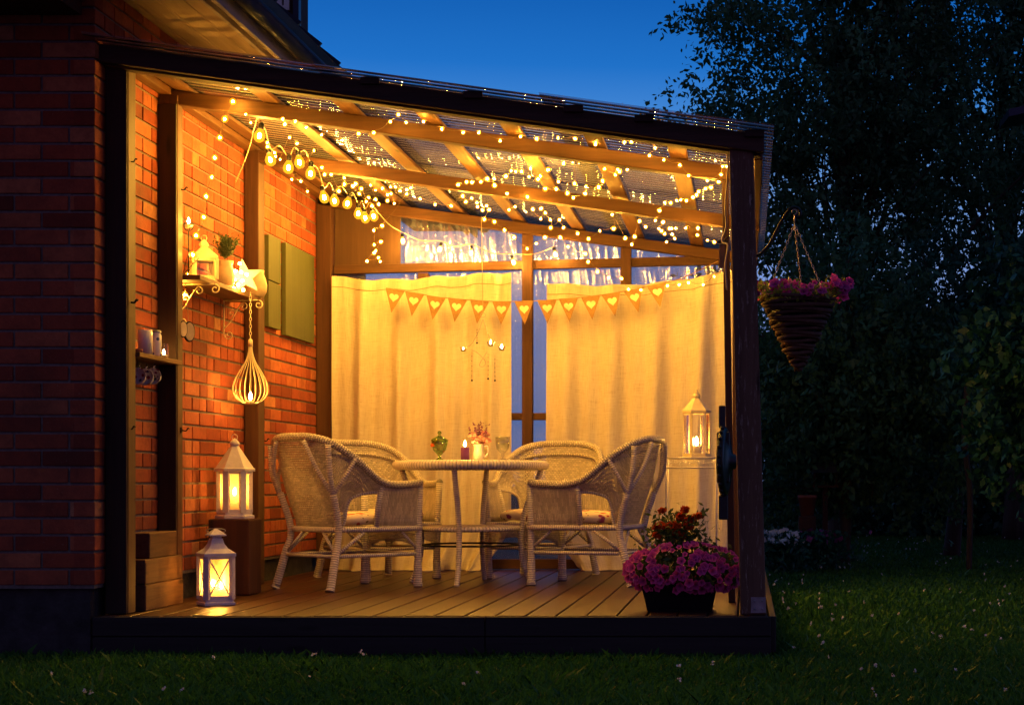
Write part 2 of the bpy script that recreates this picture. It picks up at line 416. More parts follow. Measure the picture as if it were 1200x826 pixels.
M['roofsheet'] = roofmat()
M['loose_film'] = clear('loose_film', (.92, .95, 1), .22, .13)
def floral():
    k = N('floral_cloth'); b = k.p(.9, spec=.2); v = k.coord()
    w = k.n('ShaderNodeTexNoise'); w.inputs['Scale'].default_value = 9; k.l(v, w.inputs[0])
    vm = k.n('ShaderNodeVectorMath', operation='MULTIPLY_ADD'); k.l(w.outputs['Color'], vm.inputs[0]); vm.inputs[1].default_value = (.10,)*3; k.l(v, vm.inputs[2])
    def vor(s): x = k.n('ShaderNodeTexVoronoi'); x.inputs['Scale'].default_value = s; k.l(vm.outputs[0], x.inputs['Vector']); return x
    a = vor(15); c = vor(27)
    base = (.74, .64, .52)
    hue = k.ramp(a.outputs['Color'], [(.25, (.50, .09, .03)), (.5, (.42, .05, .07)), (.75, (.26, .05, .20))])
    c1 = k.mix(k.ramp(a.outputs['Distance'], [(.32, (1,)*3), (.40, (0,)*3)]), base, hue)
    c2 = k.mix(k.ramp(c.outputs['Distance'], [(.16, (1,)*3), (.22, (0,)*3)]), c1, (.22, .17, .06))
    k.l(c2, b.inputs['Base Color']); return k.m
M['floral'] = floral()

def leaf(name, c0, c1, tr=.25, spec=.22):
    k = N(name); oi = k.n('ShaderNodeAttribute'); oi.attribute_name = 'tone'
    c = k.ramp(oi.outputs['Fac'], [(0, c0), (1, c1)]); b = k.p(.45, spec=spec); k.l(c, b.inputs['Base Color'])
    tl = k.n('ShaderNodeBsdfTranslucent'); k.l(c, tl.inputs[0]); mx = k.n('ShaderNodeMixShader'); mx.inputs[0].default_value = tr
    k.l(b.outputs[0], mx.inputs[1]); k.l(tl.outputs[0], mx.inputs[2]); k.l(mx.outputs[0], k.out.inputs[0]); return k.m
M['leaf_a'] = leaf('tree_leaves', (.026, .105, .050), (.075, .190, .085))
M['leaf_b'] = leaf('shrub_leaves', (.010, .065, .042), (.030, .125, .070))
M['grass'] = leaf('grass_blades', (.016, .080, .014), (.052, .180, .034), .3, .12)
M['leaf_pot'] = leaf('potted_leaves', (.05, .09, .02), (.12, .17, .04))
M['leaf_lime'] = leaf('lime_leaves', (.16, .22, .03), (.34, .38, .06))
M['lavender'] = leaf('lavender_sprigs', (.06, .10, .04), (.13, .17, .08))
M['petal_magenta'] = leaf('magenta_petals', (.16, .0, .07), (.95, .12, .46), .25, .1)
M['petal_orange'] = leaf('orange_petals', (.42, .035, .006), (.70, .13, .015), .25, .1)
M['petal_pink'] = leaf('pink_petals', (.75, .36, .32), (.85, .55, .45), .25, .1)
M['petal_violet'] = leaf('violet_sprigs', (.14, .03, .12), (.26, .07, .20), .2, .1)
M['petal_white'] = leaf('white_petals', (.55, .55, .55), (.8, .8, .8), .2, .1)
M['bark'] = wood('bark', (.03, .022, .016), (.09, .07, .055), 'z', .9, False)
M['twig'] = wood('dark_twigs', (.045, .020, .012), (.13, .065, .04), 'x', .8, False, (.22, .13, .09))
def lawn():
    k = N('lawn'); b = k.p(.95, spec=.1); v = k.coord(rand=False); n = k.noise(v, 1.3, 6); n2 = k.noise(v, 60, 4)
    k.l(k.ramp(k.mix(.5, n, n2), [(.35, (.008, .024, .006)), (.65, (.025, .070, .016))]), b.inputs['Base Color']); k.bump(b, n2, .8, .03); return k.m
M['lawn'] = lawn()

def scatter_mesh(name, quads, tones, mat, parent=None, **kw):
    """quads: (n,4,3) array of leaf-sized faces"""
    n = len(quads); me = bpy.data.meshes.new(name)
    k = quads.shape[1]
    me.vertices.add(n * k); off = world_off(parent) if parent else Vector((0,0,0))
    me.vertices.foreach_set('co', (quads - np.array(off)).astype(np.float32).ravel())
    me.loops.add(n * k); me.loops.foreach_set('vertex_index', np.arange(n * k, dtype=np.int32))
    me.polygons.add(n); me.polygons.foreach_set('loop_start', np.arange(0, n * k, k, dtype=np.int32)); me.polygons.foreach_set('loop_total', np.full(n, k, np.int32))
    me.update(calc_edges=True)
    at = me.attributes.new('tone', 'FLOAT', 'POINT'); at.data.foreach_set('value', (tones.ravel() if tones.ndim == 2 else np.repeat(tones, k)).astype(np.float32))
    me.materials.append(mat)
    o = bpy.data.objects.new(name, me); COL.objects.link(o)
    if parent: o.parent = parent
    tag(o, **kw); return o
def leaves(cen, size, rng, droop=.0, asp=.5):
    """diamond leaves at cen (n,3) with random attitudes"""
    n = len(cen); a = rng.normal(size=(n, 3)); a[:, 2] -= droop; a /= np.linalg.norm(a, axis=1)[:, None]
    b = rng.normal(size=(n, 3)); b -= a * (a * b).sum(1)[:, None]; b /= np.linalg.norm(b, axis=1)[:, None]
    s = size * (.6 + .8 * rng.random(n))[:, None]
    return np.stack([cen - a * s * .5, cen + b * s * .5 * asp - a * s * .05, cen + a * s * .5, cen - b * s * .5 * asp - a * s * .05], 1)

# ================================================================ SETTING
GZ = -.195
g = MB(); g.add([(-150,-20,GZ),(150,-20,GZ),(150,200,GZ),(-150,200,GZ)], [(0,1,2,3)])
make('lawn_ground', g, M['lawn'], kind='structure', origin=(0,0,GZ))
rng = np.random.default_rng(3)
def grass(n, x0, x1, y0, y1, h, seed):
    r = np.random.default_rng(seed); x = r.uniform(x0, x1, n); y = y0 * (y1 / y0) ** r.random(n)
    ok = ~((x > -3.02) & (x < .10) & (y > 7.97) & (y < 12.3)) & ~((x < -3.0) & (y > 7.95)); x = x[ok]; y = y[ok]; n = len(x)
    patch = .55 + .45 * np.sin(x * 2.1 + np.sin(y * 1.7) * 2) * np.cos(y * 2.7 + x)
    hh = h * (.45 + .8 * r.random(n)) * (.6 + .6 * patch); hh *= np.where((y > 7.5) & (y < 7.97) & (x < .15), .75, 1) * np.where(r.random(n) < .03, 1.7, 1)
    w = .004 + .004 * r.random(n) + y * .0004; an = r.uniform(0, 6.28, n); le = r.normal(0, .45, (n, 2)) * hh[:, None]
    p = np.stack([x, y, np.full(n, GZ)], 1); d = np.stack([np.cos(an), np.sin(an), np.zeros(n)], 1) * w[:, None]
    tip = p + np.stack([le[:, 0], le[:, 1], hh], 1); mid = p + np.stack([le[:, 0] * .35, le[:, 1] * .35, hh * .6], 1)
    return np.stack([p - d, p + d, mid + d * .7, tip], 1), r.random(n) * .6 + .4 * patch
q1, t1 = grass(90000, -4.2, 1.6, 5.6, 8.6, .046, 1); q2, t2 = grass(150000, 0.0, 7.5, 6.6, 30, .040, 2)
scatter_mesh('grass', np.concatenate([q1, q2]), np.clip(np.concatenate([t1, t2]), 0, 1), M['grass'], label='short dark green lawn grass around the deck', cat='grass', kind='stuff')
r_ = np.random.default_rng(5); n_ = 520; y = 6.2 * (24 / 6.2) ** r_.random(n_); x = np.where(r_.random(n_) < .3, r_.uniform(-4, .5, n_), r_.uniform(.2, 6, n_))
ok = ~((x > -3.1) & (x < .15) & (y > 7.7)) & ~((x < -3) & (y > 7.7)); x = x[ok]; y = y[ok]; c = np.stack([x, y, GZ + .05 + .02 * r_.random(len(x))], 1)
c = np.repeat(c, 6, 0) + r_.normal(0, .004, (len(c) * 6, 3))
scatter_mesh('clover_blossoms', leaves(c, .011, r_, asp=.9), r_.random(len(c)), M['petal_white'], label='tiny white clover blossoms dotted over the dark lawn', cat='flowers', kind='stuff')

# ================================================================ THE BRICK HOUSE
XW = -3.02; YF = 7.93; BH = .079; BL = .255
house = thing('brick_house', 'red brick house with pale wooden eaves and dark metal roof, left of the terrace', 'house', (-5, 10, GZ))
def brick_wall(name, axis, u0, u1, z0, z1, inner, label=None):
    """bricks 9 mm proud of the mortar; axis 'y' runs along Y at X=XW, 'x' along X at Y=YF"""
    r = random.Random(len(name)); m = MB(); tones = []
    def put(u_a, u_b, za, zb, d=.0):
        j = r.uniform(-.0015, .0015)
        if axis == 'y': m.box((XW - .1, u_a, za), (XW + j, u_b, zb))
        else: m.box((u_a, YF + j, za), (u_b, YF + .1, zb))
        t = min(1, max(0, r.gauss(.48, .22))); tones.extend([t] * 8)
    z = z0; row = 0
    while z < z1:
        u = u0 - (0 if row % 2 else BL / 2)
        if axis == 'x':
            u = u1
            a = .5 if row % 2 else 1
            w = (BL - .011) if row % 2 else BL / 2 - .011
            put(u - w, u, z, z + BH - .012); u -= w + .011
            while u > u0: put(u - BL + .011, u, z, z + BH - .012); u -= BL
        else:
            u = u0; w = .115 if row % 2 else .244
            put(u, u + w, z, z + BH - .012); u += w + .011
            while u < u1:
                e = min(u + BL - .011, u1); 
                # headers now and then, as in the photograph
                if r.random() < .45 and e - u > .2: put(u, u + .117, z, z + BH - .012); put(u + .128, e, z, z + BH - .012)
                else: put(u, e, z, z + BH - .012)
                u += BL
        z += BH; row += 1
    nb = len(m.v)
    if axis == 'y': m.box((XW - .25, u0 + .012, z0 - .02), (XW - .009, u1, z1), mi=1)
    else: m.box((u0, YF + .009, z0 - .02), (u1 - .112, YF + .25, z1), mi=1)
    o = make(name, m, [M['brick'], M['mortar']], house, bevel=.003, label=label)
    at = o.data.attributes.new('tone', 'FLOAT', 'POINT'); at.data.foreach_set('value', tones + [.5] * (len(m.v) - nb))
    return o
ZB = .147
brick_wall('side_wall', 'y', YF, 13.6, ZB, 3.05, True, 'brick wall lit orange inside the terrace')
brick_wall('front_wall', 'x', -7.2, XW - .0, ZB, 4.4, False, 'dark unlit gable wall of red brick')
m = MB(); m.box((-7.2, YF + .035, GZ - .05), (XW - .035, 8.3, ZB)); m.box((XW - .3, YF + .04, GZ - .05), (XW - .032, 13.6, ZB - .002))
make('plinth', m, M['plinth'], house)
m = MB(); m.box((-7.2, 13.6, GZ), (XW - .03, 13.7, 3.05)); m.box((-7.2, 8.3, GZ), (-7.1, 13.6, 3.05)); make('rear_wall', m, M['mortar'], house)
m = MB(); m.box((-7.2, 6.9, 2.79), (-3.08, YF - .004, 2.90)); make('added_shade_box', m, M['timber_dark'], house, label='dark box added over the gable wall to shade its top')  # added box that darkens the top of the gable wall
# soffit of boards over the side wall
m = MB(); x = -3.10; k = 0
ws = [.125, .125, .125, .115]
for w in ws: m.box((x + .0015, 6.7, 2.96), (x + w - .0015, 16, 2.98)); x += w
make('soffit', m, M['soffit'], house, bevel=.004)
m = MB(); m.box((x, 6.7, 2.925), (x + .022, 16, 3.06)); make('inner_fascia', m, M['fascia_pale'], house, bevel=.003)
XE = x + .022
m = MB(); m.box((XE, 6.7, 2.955), (XE + .06, 16, 2.97)); make('eave_board', m, M['fascia_pale'], house)
m = MB(); m.box((XE + .06, 6.7, 2.90), (XE + .085, 10.35, 3.03)); m.box((XE + .06, 10.36, 2.90), (XE + .085, 16, 3.03)); make('bargeboard', m, M['fascia_pale'], house, bevel=.003, label='pale stained eave board with dark mould marks')
m = MB(); prof = [(XE + .087 + .055 * (1 - math.cos(a)), 3.0 - .055 * math.sin(a)) for a in [math.pi * i / 10 for i in range(11)]]
m.loft([[(px_, y_, pz_) for px_, pz_ in prof] for y_ in (6.7, 16)]); make('gutter', m, M['roofmetal'], house, solid=.004)
# roof rising to the left, with standing seams
m = MB(); a = R(38); p0 = Vector((XE + .14, 0, 3.05)); L = 4.2; d = Vector((-math.cos(a), 0, math.sin(a))); nrm = Vector((math.sin(a), 0, math.cos(a)))
def slab(t0, t1, y0, y1, h0, h1):
    vs = []
    for y_ in (y0, y1):
        for t, h in ((t0, h0), (t1, h0), (t1, h1), (t0, h1)): q = p0 + d * t + nrm * h; vs.append((q.x, y_, q.z))
    m.add(vs, [(0,1,2,3),(7,6,5,4),(0,4,5,1),(1,5,6,2),(2,6,7,3),(3,7,4,0)])
slab(0, L, 6.7, 16, 0, .05)
y_ = 7.4
while y_ < 16: slab(-.01, L, y_, y_ + .02, .05, .075); y_ += .45
make('roof', m, M['roofmetal'], house)
m = MB(); m.add([(-7.2, YF + .05, 4.4), (XE, YF + .05, 2.99), (XE, YF + .10, 2.99), (-7.2, YF + .10, 4.4), (-7.2, YF + .05, 7), (-7.2, YF + .10, 7)], [(0,1,4),(3,5,2)]); make('gable', m, M['timber_dark'], house)
# dormer
xr = -3.93; yd = 15.0
m = MB(); m.box((-6.2, yd, 4.0), (xr, yd + .35, 6.6)); dm = make('dormer', m, M['timber_dark'], house, label='dark dormer rising through the roof')
m = MB(); fx0, fx1 = xr - .90, xr - .07
for lo, hi in (((fx1 - .045, 4.75), (fx1, 6.4)), ((fx0, 4.75), (fx0 + .045, 6.4)), ((fx0 + .045, 4.75), (fx1 - .045, 4.79)), ((fx1 - .12, 4.79), (fx1 - .065, 6.4))):
    m.box((lo[0], yd - .03, lo[1]), (hi[0], yd - .002, hi[1]))
make('window', m, M['white_wood'], dm)
m = MB(); m.box((xr - .03, yd - .05, 4.3), (xr + .02, yd + .03, 6.6)); make('corner_trim', m, M['roofmetal'], dm)

# ================================================================ DECK
YD = 7.95
deck = thing('wooden_deck', 'brown grooved board deck with a dark fascia, raised above the lawn', 'deck', (-1.45, 10, GZ))
m = MB(); x = XW + .01; r = random.Random(4)
while x < .10:
    w = .142; e = min(x + w - .009, .112)
    m.box((x, YD + .03, -.028 + r.uniform(-.0015, .001)), (e, 12.25, r.uniform(-.001, .001))); x += w
make('decking', m, M['deck'], deck, bevel=.004)
for xa, xb in ((XW - .02, -1.213), (-1.209, .12)):
    for za, zb in ((GZ + .004, -.098), (-.094, -.004)):
        m = MB(); m.box((xa, YD - .003, za), (xb, YD + .03, zb)); make('fascia_board', m, M['fascia'], deck, bevel=.004)
m = MB(); m.box((.115, YD + .03, -.172), (.145, 12.25, -.004)); make('side_fascia_board', m, M['fascia'], deck, bevel=.004)
m = MB(); m.box((XW + .02, YD + .05, -.165), (.10, 12.2, -.04)); make('frame', m, M['fascia'], deck)

# ================================================================ SHELTER
sh = thing('terrace_shelter', 'lean-to timber terrace shelter with a corrugated clear roof against the brick house', 'shelter', (-1.45, 10, 0))
SL = .137
def bz(X): return 2.565 - SL * (X + 2.93)       # underside of the sloping beams
def bev(o, w=.006): return o
posts = [('x', -3.02, -2.912, 8.06, 8.16, None), ('x', -3.02, -2.918, 8.78, 8.86, None), ('x', -3.02, -2.93, 10.28, 10.41, None), ('x', -3.02, -2.91, 12.0, 12.1, None)]
for _, x0, x1, y0, y1, _l in posts:
    m = MB(); m.box((x0 + .004, y0, .002), (x1, y1, bz(x1) + .05)); make('post', m, M['wood_z'] if y0 > 8.5 else M['wood_z'], sh, bevel=.005)
# front right post: an old, dark one that leans a little towards the house
m = MB(); b0, b1, yy0, yy1 = -.022, .100, 8.0, 8.11
t0, t1, zt = -.075, .040, bz(0) + .02
m.add([(b0,yy0,.001),(b1,yy0,.001),(b1,yy1,.001),(b0,yy1,.001),(t0,yy0,zt),(t1,yy0,zt),(t1,yy1,zt),(t0,yy1,zt)], [(0,3,2,1),(4,5,6,7),(0,1,5,4),(1,2,6,5),(2,3,7,6),(3,0,4,7)])
cp = make('post', m, M['post_old'], sh, bevel=.010, label='weathered dark corner post at the front right')
m = MB(); m.box((.028, 7.994, .012), (.098, 7.999, .085))
for (x_, z_) in ((.045, .03), (.082, .03), (.045, .067), (.082, .067)): m.ball((x_, 7.992, z_), .005, 8, 5)
make('post_bracket', m, M['metal'], cp, label='galvanised bracket at the foot of the corner post')
for (x0, x1, xt, y0, y1) in ((-.085, -.050, -.045, 8.80, 8.87), (-.075, -.03, -.02, 10.3, 10.38), (-.10, -.02, 0, 12.02, 12.1)):
    m = MB(); zt = bz(0) + .02; dx = -.035 if y0 < 9 else 0
    m.add([(x0,y0,.002),(x1,y0,.002),(x1,y1,.002),(x0,y1,.002),(x0+dx,y0,zt),(x1+dx,y0,zt),(x1+dx,y1,zt),(x0+dx,y1,zt)], [(0,3,2,1),(4,5,6,7),(0,1,5,4),(1,2,6,5),(2,3,7,6),(3,0,4,7)])
    make('side_post', m, M['wood_z'], sh, bevel=.004)
# sloping beams
def beam(y0, y1, h, x0, x1, mat, name='beam', dz=0, label=None):
    m = MB(); vs = []
    for x_ in (x0, x1):
        z = bz(x_) + dz
        vs += [(x_, y0, z), (x_, y1, z), (x_, y1, z + h), (x_, y0, z + h)]
    m.add(vs, [(0,1,2,3),(7,6,5,4),(0,4,5,1),(1,5,6,2),(2,6,7,3),(3,7,4,0)])
    return make(name, m, mat, sh, bevel=.005, label=label)
beam(8.02, 8.10, .072, -3.01, .075, M['wood_x'])
beam(7.975, 8.018, .084, -3.06, .09, M['wood_front'], 'front_board', .010, 'dark stained board along the front of the roof')
beam(8.79, 8.87, .075, -3.01, .09, M['wood_x'])
beam(10.29, 10.37, .075, -3.01, .09, M['wood_x'], dz=-.02)
beam(12.0, 12.08, .075, -3.01, .09, M['wood_x'], dz=-.01)
for x_ in (-2.895, -2.44, -2.02, -1.60, -1.18, -.76, -.34, .03):
    w = .095; m = MB(); vs = []
    z = bz(x_) + .077
    for y_ in (8.11, 12.25):
        vs += [(x_ - w/2, y_, z + SL*w/2), (x_ + w/2, y_, z - SL*w/2), (x_ + w/2, y_, z + .020 - SL*w/2), (x_ - w/2, y_, z + .020 + SL*w/2)]
    m.add(vs, [(0,1,2,3),(7,6,5,4),(0,4,5,1),(1,5,6,2),(2,6,7,3),(3,7,4,0)])
    make('purlin', m, M['wood_y'], sh, bevel=.004)
m = MB(); m.box((-3.015, 8.17, 2.615), (-2.955, 12.0, 2.652)); make('wall_plate', m, M['wood_y'], sh, bevel=.004)
# side plate along the eave
m = MB(); m.box((.045, 8.12, bz(.05) - .005), (.085, 12.2, bz(.05) + .07)); make('eave_plate', m, M['wood_y'], sh, bevel=.004)
# corrugated roof sheets, three lengths with overlaps
def sheet(x0, x1, y0, y1, dz):
    m = MB(); ny = int((y1 - y0) / .076 * 8); rows = []
    for x_ in (x0, (x0 + x1) / 2, x1):
        rows.append([(x_, y0 + (y1 - y0) * j / ny, bz(x_) +   .108 + dz + .0095 * math.sin(2 * math.pi * (y0 + (y1 - y0) * j / ny) / .076)) for j in range(ny + 1)])
    m.loft(rows); make('roof_sheet', m, M['roofsheet'], sh)
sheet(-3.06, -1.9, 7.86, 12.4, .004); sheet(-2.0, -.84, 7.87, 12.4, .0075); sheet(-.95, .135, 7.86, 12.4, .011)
# clips and cap pieces on the front board
for x_ in (-1.75, -1.27, -.80, -.47, .045):
    m = MB(); m.box((x_ - .045, 7.955, bz(x_) + .075), (x_ + .045, 7.974, bz(x_) + .108)); make('edge_clip', m, M['wood_front'], sh, bevel=.003)

# boards added in a dark tone for the unlit fronts of two left posts
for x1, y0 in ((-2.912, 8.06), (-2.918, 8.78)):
    m = MB(); m.box((XW + .005, y0 - .016, .003), (x1 - .003, y0 - .002, bz(x1) + (.0 if y0 > 8.5 else .05))); make('shade_board', m, M['wood_shade_z'], sh, bevel=.003, label='added board coloured dark for the shaded outer face of the post')
# loose wrinkled film in the gable
m = MB(); rows = []; nx = 260
for i in range(31):
    v = i / 30; row = []
    for j in range(nx + 1):
        x_ = -2.44 + 2.40 * j / nx; zt = bz(x_) - .004; z = 2.02 + (zt - 2.02) * v
        row.append((x_, 12.125 + .006 * math.sin(x_ * 95 + 2.2 * math.sin(x_ * 7 + v * 2) + v * 1.5) + .005 * math.sin(x_ * 41 + 3 * v) + .003 * math.sin(x_ * 173 + v * 4), z))
    rows.append(row)
m.loft(rows); make('loose_film', m, M['loose_film'], sh, label='wrinkled clear film stretched in the gable over the curtains')
# back wall frame
YB = 12.1
m = MB(); m.bar((-2.905, YB - .03, 2.115), (-.12, YB - .03, 2.185), .05, .062); make('rail', m, M['wood_x'], sh, bevel=.004, label='nearly level rail above the curtains')
m = MB(); m.bar((-2.905, YB - .03, 1.08), (-.12, YB - .03, 1.08), .05, .05); make('rail', m, M['wood_x'], sh, bevel=.004, label='middle rail between the curtains')
m = MB(); m.box((-2.905, YB - .06, .004), (-.12, YB - .01, .075)); make('rail', m, M['wood_x'], sh, bevel=.004, label='bottom rail on the deck')
for x_, zb, zt_ in ((-1.535, .076, bz(-1.535) - .01), (-.84, 1.11, bz(-.84) - .012), (-2.27, 1.11, 2.09)):
    m = MB(); m.box((x_ - .037, YB - .075, zb), (x_ + .037, YB - .064 + .055, zt_)); make('mullion', m, M['wood_z'], sh, bevel=.004)
m = MB(); m.add([(-2.905, YB - .02, 2.15), (-2.44, YB - .02, 2.16), (-2.44, YB - .02, bz(-2.44)), (-2.905, YB - .02, bz(-2.905)), (-2.905, YB, 2.15), (-2.44, YB, 2.16), (-2.44, YB, bz(-2.44)), (-2.905, YB, bz(-2.905))], [(0,1,2,3),(7,6,5,4),(0,4,5,1),(1,5,6,2),(2,6,7,3),(3,7,4,0)])
make('board_panel', m, M['ply'], sh)
# ribbed plastic at the back with a loose film in front of it
m = MB(); rows = []
zs = [i * .012 for i in range(int(2.62 / .012) + 1)]
for z in zs:
    rows.append([(x_, YB + .03 + .004 * math.sin(z / .05 * 6.283), min(z, bz(x_) + .08)) for x_ in (-2.9, -2.2, -1.5, -.8, .0)])
m.loft(rows); make('plastic_wall', m, M['film'], sh, label='ribbed translucent plastic wall at the back')

# ================================================================ CURTAINS
def curtain(x0, x1, ztop, Y, folds, seed, label, pull):
    r = random.Random(seed); nx, nz = 170, 110; rows = []; ph = [r.uniform(0, 6.28) for _ in range(6)]
    for i in range(nz + 1):
        v = i / nz; row = []
        for j in range(nx + 1):
            u = j / nx; zt = ztop(u); z = zt + (.004 - zt) * v
            A = .014 + .020 * v ** .6
            dy = A * (.55 + .9 * abs(math.sin(2.1 * u + ph[5]))) * math.sin(folds * 6.283 * u + ph[0] + 1.5 * math.sin(3 * u + ph[1] + v)) + .6 * A * math.sin(folds * 2.3 * 6.283 * u + ph[2] + 1.3 * v) + .012 * math.sin(11 * v + 9 * u + ph[3]) * v
            dx = .012 * math.sin(folds * 6.283 * u + ph[4]) * v + pull(u, v)
            if v > .93: w = (v - .93) / .07; dy -= .09 * w * (1 + .6 * math.sin(17 * u + ph[5])) + .02 * math.sin(50 * u) * w
            if z < .05: z = .006 + .03 * abs(math.sin(23 * u + ph[1]) * math.sin(60 * (1 - v))) * (1 if v < 1 else 0)
            row.append((x0 + (x1 - x0) * u + dx, Y + dy, z))
        rows.append(row)
    m = MB(); m.loft(rows); o = make('curtain', m, M['linen'], label=label, cat='curtain', group='linen curtains on the back wall')
    # stitched hem near the top
    m = MB(); row = [(x0 + (x1 - x0) * j / 60, Y - .012, ztop(j / 60) - .085) for j in range(61)]
    m = MB(); zr = rows[4]; m.tube([Vector(p) + Vector((0, -.003, 0)) for p in zr], .0022, 5, caps=False); make('hem', m, M['burlap'], o)
    return o
curtain(-2.885, -1.635, lambda u: 2.055 - .055 * math.sin(min(1, u * 2.2) * math.pi / 2) * (1 - u) + .03 * u + .008 * math.sin(u * 25), 11.93, 4.2, 2,
        'left linen curtain, beside the brick wall', lambda u, v: -(max(0, v - .84) / .16) ** 1.3 * .20 * u ** 3 if v > .84 else 0)
curtain(-1.385, -.085, lambda u: 2.00 + .09 * u ** 2 - .03 * math.sin(u * math.pi) + .012 * abs(math.sin(u * 12)), 11.93, 3.6, 5,
        'right linen curtain, behind the wire plant stand', lambda u, v: (max(0, v - .82) / .18) ** 1.3 * .26 * (1 - u) ** 3 if v > .82 else .06 * u * v * 0)

# ================================================================ LIGHT STRINGS
def light_string(name, label, pts, s0, s1, seed, group='fairy light strings under the roof', mat=None, r0=.0066):
    r = random.Random(seed); n = len(pts)
    P = [W(px, py, s0 + (s1 - s0) * i / max(1, n - 1)) + Vector((0, r.uniform(-.04, .04), 0)) for i, (px, py) in enumerate(pts)]
    t = thing(name, label, 'string lights', tuple(P[0]), group=group)
    m = MB(); path = [P[0]]
    for a, b in zip(P, P[1:]): 
        mid = (a + b) / 2 + Vector((r.uniform(-.01, .01), 0.0, -.006 - .05 * (a - b).length)); path += [mid, b]
    m.tube([p + Vector((0, .004, .012)) for p in catmull(path, 3)], .0013, 4); make('wire', m, M['wire'], t)
    base = None
    for i, p in enumerate(P):
        if base is None:
            m = MB(); m.ball(p, .62, 8, 6); m.ball(p, 2.0, 10, 7, mi=1); base = make('bulb', m, [mat or M['fairy'], M['fairy_halo']], t); base.location = (0, 0, 0)  # bright core inside an added shell that imitates its halo
            base.data.transform(Matrix.Translation(-(p - P[0])))
            o = base
        else: o = base.copy(); COL.objects.link(o)
        o.location = p - P[0]; q = r0 * r.uniform(.75, 1.2); o.scale = (q, q, q)
    return t
S = [
 ('fairy light string running down the brick wall beside the post', 230, 222, [(271,118),(262,139),(258,162),(253,186),(248,208),(242,231),(237,254),(231,277),(226,299),(220,322),(214,345)]),
 ('fairy light string running the length of the second roof beam', 232, 231, [(290,136),(292,143),(330,139),(335,147),(346,143),(359,150),(376,158),(400,164),(422,159),(440,158),(456,142),(467,135),(475,143),(498,145),(518,152),(542,155),(562,157),(585,164),(609,159),(630,165),(655,164),(674,163),(697,168),(721,158),(732,168),(740,167),(756,165),(768,175),(761,183),(778,188),(797,195),(807,207),(829,213),(845,205),(847,196),(851,197)]),
 ('fairy light string swagged from the right post to a dense clump', 225, 192, [(842,212),(833,219),(827,223),(819,226),(816,228),(812,231),(804,235),(798,235),(793,235),(786,238),(779,238),(773,248),(768,259),(777,261),(772,268),(775,270),(784,267),(787,268),(792,268),(779,275),(788,276),(791,281),(781,284),(804,268),(818,268),(817,275),(829,282),(837,284)]),
 ('fairy light string looping between the purlins in mid roof', 218, 202, [(743,195),(735,199),(726,202),(724,199),(721,205),(709,200),(707,214),(701,219),(687,220),(686,228),(671,231),(665,227),(651,221),(639,222),(630,210),(634,208),(642,199),(660,191),(671,191),(673,215),(654,213),(621,209),(621,197),(611,201),(605,202),(600,202),(592,206),(579,210),(579,217),(570,209),(563,213),(552,213),(547,214),(536,216)]),
 ('fairy light string falling from the rear roof to the right curtain', 194, 171, [(493,234),(511,241),(529,242),(543,231),(547,238),(553,233),(558,237),(559,242),(565,246),(571,242),(573,246),(568,258),(580,261),(592,271),(603,279),(617,291),(628,285),(638,278),(656,278),(666,290),(686,298),(689,307),(700,318),(713,325),(728,326),(737,340),(751,340),(782,335),(796,334),(807,332),(824,334),(837,325),(849,314)]),
 ('fairy light string along the third roof beam', 197, 187, [(594,227),(596,246),(603,242),(617,230),(624,245),(633,256),(635,246),(639,250),(644,257),(645,267),(655,257),(661,268),(677,274),(690,281),(703,271),(719,268),(718,253),(733,280),(744,278),(740,286),(749,259),(757,267)]),
 ('fairy light string bunched in the rear left corner of the roof', 198, 172, [(376,196),(379,204),(388,205),(398,225),(405,210),(403,216),(417,216),(420,227),(414,219),(428,236),(424,222),(435,241),(431,231),(444,240),(440,234),(434,217),(441,224),(448,221),(453,228),(459,228),(453,235),(457,219),(461,238),(464,220),(470,225),(476,222),(480,220),(477,228),(449,266),(439,271),(438,287),(447,284),(437,296),(440,294),(431,307),(443,302),(446,307)]),
 ('fairy light string hung among the large bulbs near the brick wall', 222, 205, [(314,168),(315,174),(321,179),(325,185),(328,187),(340,162),(350,170),(368,177),(344,212),(353,213),(362,226)]),
]
for i, (lab, a, b, pts) in enumerate(S): light_string('fairy_light_string', lab, pts, a, b, i, r0={0: .0082, 1: .0052, 2: .0060, 7: .0055}.get(i, .0070))

